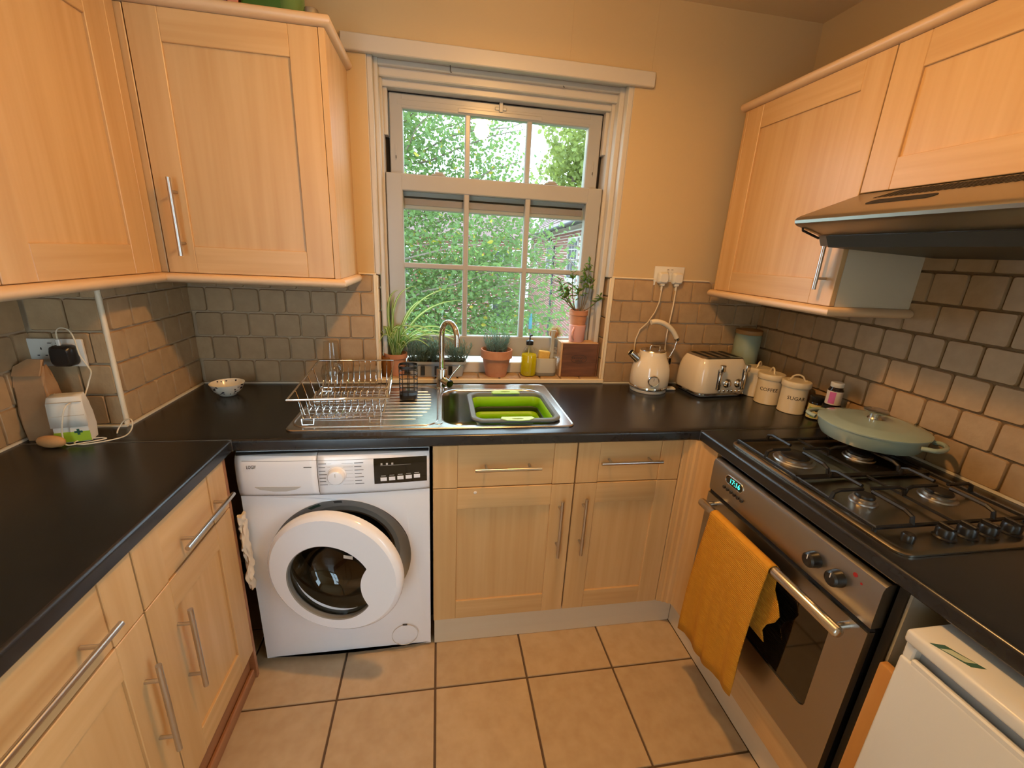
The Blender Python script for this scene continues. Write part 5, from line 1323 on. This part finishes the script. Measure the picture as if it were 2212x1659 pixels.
lb = obj('label', band(x, y, .0284, ZT + .006, ZT + .064, 110, 330, 24), 'label_yellow', t, 60)
obj('label_leaf', band(x, y, .0287, ZT + .010, ZT + .030, 195, 225, 6), 'label_green', lb, 60)
obj('label_leaf', band(x, y, .0287, ZT + .030, ZT + .052, 175, 200, 6), 'label_green', lb, 60)
obj('label_print', band(x, y, .0287, ZT + .036, ZT + .041, 222, 256, 6), 'text_dark', lb, 60)
x, y = 1.527, -.564
t = thing('dark_jar', 'dark brown jar standing behind the casserole', 'jar', (x, y, ZT))
obj('glass', MB().lathe([(.029, ZT + .0005), (.031, ZT + .003), (.031, ZT + .058), (.028, ZT + .064)], 28, (x, y, 0)), 'amber', t, 40)
obj('cap', MB().lathe([(.030, ZT + .0645), (.031, ZT + .066), (.031, ZT + .082), (.029, ZT + .084)], 28, (x, y, 0)), 'black', t, 40)
zz = ZT + .0845
t = thing('supplement_bottle', 'small bottle with pink label and white cap on the dark jar', 'bottle', (x, y, zz))
obj('glass', MB().lathe([(.024, zz), (.0255, zz + .002), (.0255, zz + .060), (.022, zz + .066), (.0205, zz + .072)], 28, (x, y, 0)), 'amber', t, 40)
lb = obj('label', band(x, y, .0258, zz + .004, zz + .057, 90, 350, 24), 'label_white', t, 60)
obj('label_spot', band(x, y, .0261, zz + .009, zz + .054, 185, 232, 8), 'pink_label', lb, 60)
obj('cap', MB().lathe([(.0205, zz + .0722), (.0215, zz + .074), (.0215, zz + .088), (.0195, zz + .090)], 28, (x, y, 0)), 'white_plastic', t, 40)

# ---------------------------------------------------------------- left corner: bowl, bags, root
x, y = -.788, -.165
t = thing('splatter_bowl', 'small cream bowl with dark splashes on the worktop', 'bowl', (x, y, ZT))
obj('bowl', MB().lathe([(0, ZT + .001), (.026, ZT + .0005), (.030, ZT + .004), (.048, ZT + .022), (.060, ZT + .050), (.0575, ZT + .0505), (.046, ZT + .026), (.028, ZT + .009), (0, ZT + .007)], 40, (x, y, 0), False, False), 'bowl', t, 50)
rnd = random.Random(4)
def bowl_r(z): 
    return .030 + (.048 - .030) * (z - .004) / .018 if z < .022 else .048 + .012 * (z - .022) / .028
for k in range(34):
    a, z = rnd.uniform(180, 360), rnd.uniform(.006, .046); w, h = rnd.uniform(3, 16), rnd.uniform(.002, .009)
    z1 = min(z + h, .049)
    mb = MB().loft([[(x + (bowl_r(q) + .0005) * math.cos(math.radians(a + w * i / 3 * (1 if q == z else .6))), y + (bowl_r(q) + .0005) * math.sin(math.radians(a + w * i / 3)), ZT + q) for i in range(4)] for q in (z, z1)], False, False, closed=False)
    obj('splash', mb, 'ink', t)
for k in range(9):
    a, z = rnd.uniform(20, 160), rnd.uniform(.030, .048); w = rnd.uniform(4, 10)
    mb = MB().loft([[(x + (bowl_r(q) - .0032) * math.cos(math.radians(a + w * i / 3)), y + (bowl_r(q) - .0032) * math.sin(math.radians(a + w * i / 3)), ZT + q) for i in range(4)] for q in (z, z - .006)], False, False, closed=False)
    obj('splash', mb, 'ink', t)
def crumple(rings, seed, amp):
    rnd = random.Random(seed); out = []
    for k, r in enumerate(rings):
        out.append([(p[0] + rnd.uniform(-amp, amp) * (1 if k else .2), p[1] + rnd.uniform(-amp, amp) * (1 if k else .2), p[2] + (rnd.uniform(-amp, amp) if k else 0)) for p in r])
    return out
bx, by = -1.103, -.545
def bagring(w, d, z, ox=0, oy=0, n=3): return [(bx + a + ox, by + b + oy, z) for a, b in rrect(w, d, .006, n)]
t = thing('paper_bag', 'crumpled brown paper bag leaning in the left corner', 'bag', (bx, by, ZT))
obj('bag', MB().loft(crumple([bagring(.078, .058, ZT + .001), bagring(.080, .060, ZT + .04), bagring(.079, .058, ZT + .08, -.002), bagring(.078, .052, ZT + .12, -.003, .002), bagring(.076, .042, ZT + .16, -.006, .004), bagring(.074, .030, ZT + .19, -.010, .008), bagring(.070, .016, ZT + .215, -.012, .012)], 5, .0028)), 'paper_bag', t, 25)
obj('folded_top', MB().loft(crumple([bagring(.072, .018, ZT + .190, -.010, -.008), bagring(.071, .012, ZT + .214, -.012, .004), bagring(.040, .008, ZT + .232, .004, .010)], 6, .002)), 'paper_bag', t, 25)
bx, by = -1.020, -.566
t = thing('pharmacy_bag', 'white folded paper bag with lime green print and a cross', 'bag', (bx, by, ZT), math.radians(16))
def br(w, d, z, ox=0, oy=0): return [(a + ox, b + oy, z) for a, b in rrect(w, d, .006, 3)]
obj('bag', MB().loft(crumple([br(.076, .050, .001), br(.078, .052, .04), br(.076, .050, .08), br(.072, .044, .11), br(.068, .030, .130, 0, .004), br(.062, .018, .140, .0, .006)], 9, .0016)), 'paper_white', t, 30, False)
fl_ = obj('folded_flap', MB().loft([[(s * .5 * w, y_, z) for s in (-1, -.3, .4, 1)] for w, y_, z in ((.066, .004, .141), (.074, -.020, .136), (.078, -.0275, .120), (.079, -.0300, .085), (.080, -.0310, .050))], False, False, closed=False), 'paper_white', t, 30, False, solid=.0012)
for z in (.123, .083):
    obj('fold_line', MB().box(-.037, .037, -.0312, -.0302 + .001, z, z + .0012), 'grout', fl_, None, False)
pr_ = obj('print_band', MB().box(-.038, .039, -.0285, -.0265, .004, .034), 'lime', t, None, False)
obj('cross', MB().box(.006, .024, -.0292, -.0284, .030, .036).box(.012, .018, -.0292, -.0284, .024, .042), 'dark_green', pr_, None, False)
obj('cross_ground', MB().box(-.002, .038, -.0288, -.0280, .034, .048), 'paper_white', pr_, None, False)
tag(obj('ginger_root', MB().loft([[(-1.046 + .036 * s + dx, -.622 - .004 * s + 1.5 * w * math.cos(a) * .5, ZT + .0185 + 1.5 * w * .62 * math.sin(a)) for a in [2 * PI * i / 12 for i in range(12)]] for s, w, dx in ((-1.0, .004, 0), (-.8, .013, 0), (-.3, .019, 0), (.2, .0195, 0), (.7, .016, 0), (.95, .011, 0), (1.05, .003, 0))]), 'ginger', None, 60), 'tan root lying on the worktop in front of the bags', 'root vegetable')

# ---------------------------------------------------------------- on top of the left wall units
zt_ = ZU1 + .0005
t = thing('green_tin', 'green tin on top of the wall unit beside the window', 'tin', (-.49, -.19, zt_))
obj('tin', MB().plate([rrect(.125, .10, .012, 4, -.500, -.19)], zt_, zt_ + .16, lambda u, v, d: (u, v, d)), 'tin_green', t, 40)
obj('tin_side', MB().lathe([(.040, zt_), (.040, zt_ + .118), (.036, zt_ + .125)], 28, (-.428, -.205, 0)), 'tin_green_pale', t, 40)
t = thing('picture_book', 'purple and pink patterned box on top of the wall unit', 'box', (-.62, -.22, zt_))
obj('box', MB().rbox(-.700, -.600, -.24, -.16, zt_, zt_ + .15, .003), 'floral', t)
tag(obj('card_box', MB().rbox(-.598, -.568, -.235, -.16, zt_, zt_ + .14, .002), 'salmon', None), 'narrow salmon pink box beside the green tin', 'box')
tag(obj('metal_ring', MB().lathe([(.020, zt_), (.022, zt_ + .004), (.022, zt_ + .060), (.020, zt_ + .066), (.017, zt_ + .066), (.017, zt_ + .01)], 28, (-.358, -.255, 0), True, True), 'steel', None, 40), 'small round metal lid at the end of the wall unit top', 'lid')

# ---------------------------------------------------------------- garden
gr = struct('ground', MB().box(-14, 16, .3, 32, -2.95, -2.9), 'lawn')
gr['label'] = 'garden lawn outside'
def leaf_cloud(n, sampler, size, seed, ratio=.42):
    rnd = random.Random(seed); mb = MB()
    for k in range(n):
        p = sampler(rnd)
        if p is None: continue
        d = Vector((rnd.uniform(-1, 1), rnd.uniform(-1, 1), rnd.uniform(-.9, .5))).normalized()
        u = Vector((rnd.uniform(-1, 1), rnd.uniform(-1, 1), rnd.uniform(-.2, 1))); s = d.cross(u)
        if s.length < 1e-3: continue
        s = s.normalized(); L = size * rnd.uniform(.6, 1.3); w = L * ratio * rnd.uniform(.7, 1.1)
        nn = d.cross(s) * L * .12
        p = Vector(p)
        mb.add([p, p + d * L * .35 - s * w * .9 + nn, p + d * L * .72 - s * w * .7 + nn, p + d * L, p + d * L * .72 + s * w * .7 + nn, p + d * L * .35 + s * w * .9 + nn], [(0, 1, 2, 3), (0, 3, 4, 5)])
    return mb
def branch_path(a, b, rnd, n=7, wob=.08):
    a, b = Vector(a), Vector(b)
    return [a.lerp(b, i / (n - 1)) + Vector((rnd.uniform(-wob, wob), rnd.uniform(-wob, wob), rnd.uniform(-wob, wob))) * math.sin(PI * i / (n - 1)) for i in range(n)]
# the evergreen close to the window
t = thing('holly_tree', 'leafy evergreen tree close outside the window', 'tree', (-.35, 3.6, -2.9))
rnd = random.Random(77)
obj('trunk', MB().tube([(-1.05, 4.2, -2.9), (-1.0, 4.2, 0), (-.95, 4.15, 1.8), (-.90, 4.1, 4.2)], [.14, .12, .09, .04], 10), 'bark', t, 60)
tips = []
for k in range(120):
    z = rnd.uniform(-.7, 3.3); a = Vector((-1.0, 4.15, max(-1.2, z - .6)))
    lim = 2.2 - max(0, z - 2.0) * .8
    b = Vector((rnd.uniform(-.9, max(.15, lim)), rnd.uniform(2.3, 4.3), z + rnd.uniform(-.2, .35)))
    pts = branch_path(a, b, rnd); tips.append(pts)
    if k % 3 == 0: obj('branch', MB().tube(pts, [.018 - .014 * i / 6 for i in range(7)], 5), 'bark', t, 60)
def holly(rnd):
    pts = rnd.choice(tips); f = rnd.random() ** .6 * 6; i = min(5, int(f)); p = pts[i].lerp(pts[i + 1], f - i)
    p = p + Vector((rnd.gauss(0, .15), rnd.gauss(0, .15), rnd.gauss(0, .15)))
    if p.y < 1.5: return None
    if p.z > 1.9 and p.x > .78 + .15 * (p.y - 3.2) + (2.85 - p.z) * .75 + rnd.uniform(-.12, .2): return None
    if p.x > 1.25 and p.z > .55 and rnd.random() < .75: return None
    return p
o = obj('foliage', leaf_cloud(36000, holly, .054, 5, .36), 'tree_leaf', t); o['kind'] = 'stuff'
o = obj('yellow_leaves', leaf_cloud(900, holly, .052, 6, .36), 'tree_leaf_yellow', t); o['kind'] = 'stuff'
# fine twigs drooping across the gap at the right
tw_ = []
for k in range(16):
    a = Vector((rnd.uniform(.4, 1.0), rnd.uniform(2.4, 3.4), rnd.uniform(.2, 2.0))); b = a + Vector((rnd.uniform(.5, 1.1), rnd.uniform(-.2, .2), rnd.uniform(-.7, .2)))
    pts = branch_path(a, b, rnd, 7, .05); tw_.append(pts)
    obj('twig', MB().tube(pts, .005, 4), 'bark', t, 60)
def twl(rnd):
    pts = rnd.choice(tw_); f = rnd.random() * 6; i = min(5, int(f)); p = pts[i].lerp(pts[i + 1], f - i)
    return p + Vector((rnd.gauss(0, .04), rnd.gauss(0, .04), rnd.gauss(0, .04)))
o = obj('twig_leaves', leaf_cloud(620, twl, .05, 9), 'tree_leaf', t); o['kind'] = 'stuff'
# distant trees
def far_tree(nm, lab, c, r, m, n, seed, size):
    t = thing(nm, lab, 'tree', (c[0], c[1], -2.9))
    obj('trunk', MB().tube([(c[0], c[1], -2.9), (c[0], c[1], c[2])], [.3, .12], 8), 'bark', t, 60)
    rr = random.Random(seed); blobs = [(Vector((c[0] + rr.uniform(-1, 1) * r[0] * .6, c[1] + rr.uniform(-1, 1) * r[1] * .6, c[2] + rr.uniform(-1, 1) * r[2] * .6)), rr.uniform(.35, .6)) for _ in range(14)]
    def s(q):
        b, k = q.choice(blobs); v = Vector((q.gauss(0, 1), q.gauss(0, 1), q.gauss(0, 1))).normalized() * q.uniform(.6, 1) * k
        return b + Vector((v.x * r[0], v.y * r[1], v.z * r[2]))
    o = obj('foliage', leaf_cloud(n, s, size, seed), m, t); o['kind'] = 'stuff'
far_tree('broadleaf_tree', 'yellow green tree far behind the roof at the right', (7.6, 24, 5.9), (3.0, 2.5, 3.6), 'tree_leaf_light', 4200, 3, .30)
far_tree('broadleaf_tree', 'darker green tree far behind the left of the garden', (-4.5, 16, 3.4), (3.2, 1.6, 3.4), 'tree_leaf', 3600, 4, .32)

# ---------------------------------------------------------------- neighbouring brick house
D = Vector((.1015, .9948, 0)); N = Vector((-.9948, .1015, 0)); O = Vector((3.21, 7.5, 0))
def W3(s, z, out=0): 
    return O + D * s + N * out + Vector((0, 0, z))
def wbox(mb, s0, s1, z0, z1, o0, o1):
    vs = [W3(s, z, o) for z in (z0, z1) for s, o in ((s0, o0), (s1, o0), (s1, o1), (s0, o1))]
    return mb.add(vs, [(0, 3, 2, 1), (4, 5, 6, 7), (0, 1, 5, 4), (1, 2, 6, 5), (2, 3, 7, 6), (3, 0, 4, 7)])
ho = thing('brick_house', 'red brick neighbouring house with tiled roof and white sash windows', 'house', (3.5, 12, -2.9))
EZ = 2.12
WINS = [(.92, 2.25, .85, 1.92), (5.2, 6.4, .85, 1.92), (9.2, 10.4, .85, 1.92), (2.4, 3.6, -2.4, -.9), (7.2, 8.3, -2.3, -.9)]
obj('wall', wbox(wbox(MB(), -1.6, 12.2, -2.9, EZ, -5.0, -.012), -1.6, -1.59, -2.9, EZ, -5, -.01), 'mortar', ho)
bm_ = MB(); wbox(bm_, 0, .206, 0, .059, -.012, 0)
bme = bpy.data.meshes.new('brick'); bme.from_pydata([tuple(Vector(v) - O) for v in bm_.v], [], bm_.f); bme.materials.append(MT['brick'])
rest = MB(); nb = 0
cand = []
for r_ in range(-30, 28):
    z = r_ * .075
    if z + .064 > EZ: continue
    for c in range(-7, 54):
        s = c * .225 + (.1125 if r_ % 2 else 0)
        if any(a - .22 < s < b and z0 - .07 < z < z1 for a, b, z0, z1 in WINS): continue
        vis = (-.35 < s + (0) < 8.0 and z > -1.2)
        cand.append((abs(s - .6) + abs(z - .7) * .8 + (0 if vis else 50), s, z))
cand.sort()
for k, (q, s, z) in enumerate(cand):
    if k < 300:
        o = bpy.data.objects.new('brick', bme); COL.objects.link(o); o.parent = ho
        o.location = W3(s, z) - Vector(BASE[ho.name])
    else:
        wbox(rest, s, s + .206, z, z + .059, -.012, 0)
o = obj('brickwork', rest, 'brick', ho); o['kind'] = 'stuff'
for a, b, z0, z1 in WINS:
    w = obj('window', wbox(wbox(wbox(wbox(wbox(MB(), a, b, z0, z0 + .09, -.0115, .03), a, b, z1 - .08, z1, -.0115, .02), a, a + .08, z0, z1, -.0115, .02), b - .08, b, z0, z1, -.0115, .02), a, b, (z0 + z1) / 2 - .03, (z0 + z1) / 2 + .03, -.0115, .01), 'pvc', ho)
    for k in (1, 2):
        sx = a + .08 + (b - a - .16) * k / 3
        obj('glazing_bar', wbox(MB(), sx - .018, sx + .018, z0 + .08, z1 - .08, -.0115, .0), 'pvc', w)
    for zz in ((z0 * 3 + z1) / 4, (z0 + 3 * z1) / 4):
        obj('glazing_bar', wbox(MB(), a + .08, b - .08, zz - .016, zz + .016, -.0115, -.001), 'pvc', w)
    for k in range(3):
        sx = a + .08 + (b - a - .16) * k / 3; sx2 = a + .08 + (b - a - .16) * (k + 1) / 3
        for z_, z__ in ((z0 + .09, (z0 + z1) / 2), ((z0 + z1) / 2, z1 - .08)):
            obj('pane', wbox(MB(), sx, sx2, z_, z__, -.0115, -.007), 'slate_grey', w)
obj('soffit', wbox(MB(), -1.9, 12.4, EZ, EZ + .05, -.2, .32), 'pvc', ho)
obj('gutter', MB().tube([W3(-1.9, EZ + .06, .38), W3(12.4, EZ + .06, .38)], .06, 8), 'slate_grey', ho, 60)
for k in range(12):
    obj('gutter_bracket', wbox(MB(), -1.2 + k * 1.1, -1.16 + k * 1.1, EZ + .0, EZ + .06, .0, .36), 'slate_grey', ho)
obj('downpipe', MB().tube([W3(4.25, EZ + .03, .36), W3(4.25, EZ - .1, .30), W3(4.25, EZ - .35, .07), W3(4.25, -2.9, .07)], .038, 8), 'slate_grey', ho, 60)
# roof: pitched away from us, tiles laid in courses
pitch = math.radians(40); tiles_n = 0
rt = MB(); wbox(rt, 0, .265, 0, .012, 0, .17)
def RP(s, up): return W3(s, EZ + .10 + up * math.sin(pitch), .36 - up * math.cos(pitch))
obj('roof_deck', MB().add([RP(-2.0, 0), RP(12.5, 0), RP(12.5, 3.6), RP(-2.0, 3.6), RP(-2.0, 0) - Vector((0, 0, .05)), RP(12.5, 0) - Vector((0, 0, .05)), RP(12.5, 3.6) - Vector((0, 0, .05)), RP(-2.0, 3.6) - Vector((0, 0, .05))], [(0, 1, 2, 3), (4, 5, 6, 7), (0, 1, 5, 4), (1, 2, 6, 5), (2, 3, 7, 6), (3, 0, 4, 7)]), 'roof', ho)
tm = MB(); tm.add([(0, 0, .03), (.24, 0, .03), (.24, 0, 0), (0, 0, 0), (0, .30, .004), (.24, .30, .004)], [(0, 1, 2, 3), (0, 4, 5, 1), (0, 3, 4), (1, 5, 2)])
tme = bpy.data.meshes.new('roof_tile'); tme.from_pydata(tm.v, [], tm.f); tme.materials.append(MT['roof'])
ex = D; ez_ = (Vector((0, 0, 1)) * math.sin(pitch) - N * math.cos(pitch)); en = ex.cross(ez_) * -1
if en.z < 0: en = -en
RM = Matrix((ex, ez_, en)).transposed().to_4x4()
rest = MB()
for r_ in range(16):
    for c in range(-8, 50):
        s = c * .25 + (.125 if r_ % 2 else 0); p = RP(s, r_ * .22)
        if r_ < 12 and -1 < s < 5.2:
            o = bpy.data.objects.new('roof_tile', tme); COL.objects.link(o); o.parent = ho
            o.matrix_local = Matrix.Translation(p - Vector(BASE[ho.name])) @ RM
        else:
            rest.add([tuple(p + RM.to_3x3() @ Vector(v)) for v in tm.v], tm.f)
o = obj('roof_tiling', rest, 'roof', ho); o['kind'] = 'stuff'
# chimney and aerial
ch = obj('chimney', MB().add([W3(s, z, o_) for z in (3.4, 5.3) for s, o_ in ((3.2, -1.6), (4.2, -1.6), (4.2, -2.4), (3.2, -2.4))], [(0, 3, 2, 1), (4, 5, 6, 7), (0, 1, 5, 4), (1, 2, 6, 5), (2, 3, 7, 6), (3, 0, 4, 7)]), 'brick', ho)
obj('chimney_cap', MB().add([W3(s, z, o_) for z in (5.3, 5.42) for s, o_ in ((3.1, -1.5), (4.3, -1.5), (4.3, -2.5), (3.1, -2.5))], [(0, 3, 2, 1), (4, 5, 6, 7), (0, 1, 5, 4), (1, 2, 6, 5), (2, 3, 7, 6), (3, 0, 4, 7)]), 'slate_grey', ch)
ap = W3(6.0, 4.3, -1.6)
obj('aerial', MB().tube([ap, ap + Vector((0, 0, 1.3))], .02, 5).tube([ap + Vector((-.5, 0, 1.2)), ap + Vector((.3, 0, 1.2))], .012, 5).tube([ap + Vector((-.5, 0, .95)), ap + Vector((.3, 0, 1.0))], .012, 5), 'white_grey', ho)
# wing facing us at the end of the garden
hw = thing('brick_wing', 'red brick facade at the end of the garden behind the tree', 'house', (1.0, 21, -2.9))
obj('wall', MB().box(-6, 4.6, 21.0, 22.5, -2.9, 2.2), 'brick', hw)
cm = MB()
for k in range(34): cm.box(-6, 4.6, 20.985, 21.0, -2.9 + k * .15, -2.9 + k * .15 + .03)
o = obj('mortar_courses', cm, 'mortar', hw); o['kind'] = 'stuff'
obj('roof', MB().add([(-6.3, 20.75, 2.2), (4.9, 20.75, 2.2), (4.9, 23.2, 4.3), (-6.3, 23.2, 4.3), (-6.3, 20.75, 2.1), (4.9, 20.75, 2.1), (4.9, 23.2, 4.2), (-6.3, 23.2, 4.2)], [(0, 1, 2, 3), (7, 6, 5, 4), (0, 1, 5, 4), (1, 2, 6, 5), (2, 3, 7, 6), (3, 0, 4, 7)]), 'roof', hw)
for x in (-4.2, -1.9, 3.3):
    for z in (.2, -2.2):
        w = obj('window', MB().plate([rect(x - .55, x + .55, z, z + 1.4), rect(x - .45, x - .02, z + .1, z + 1.3), rect(x + .02, x + .45, z + .1, z + 1.3)], 20.93, 21.0, lambda u, v, d: (u, d, v)), 'pvc', hw)
        obj('pane', MB().box(x - .46, x + .46, 20.96, 20.965, z + .08, z + 1.32), 'slate_grey', w)
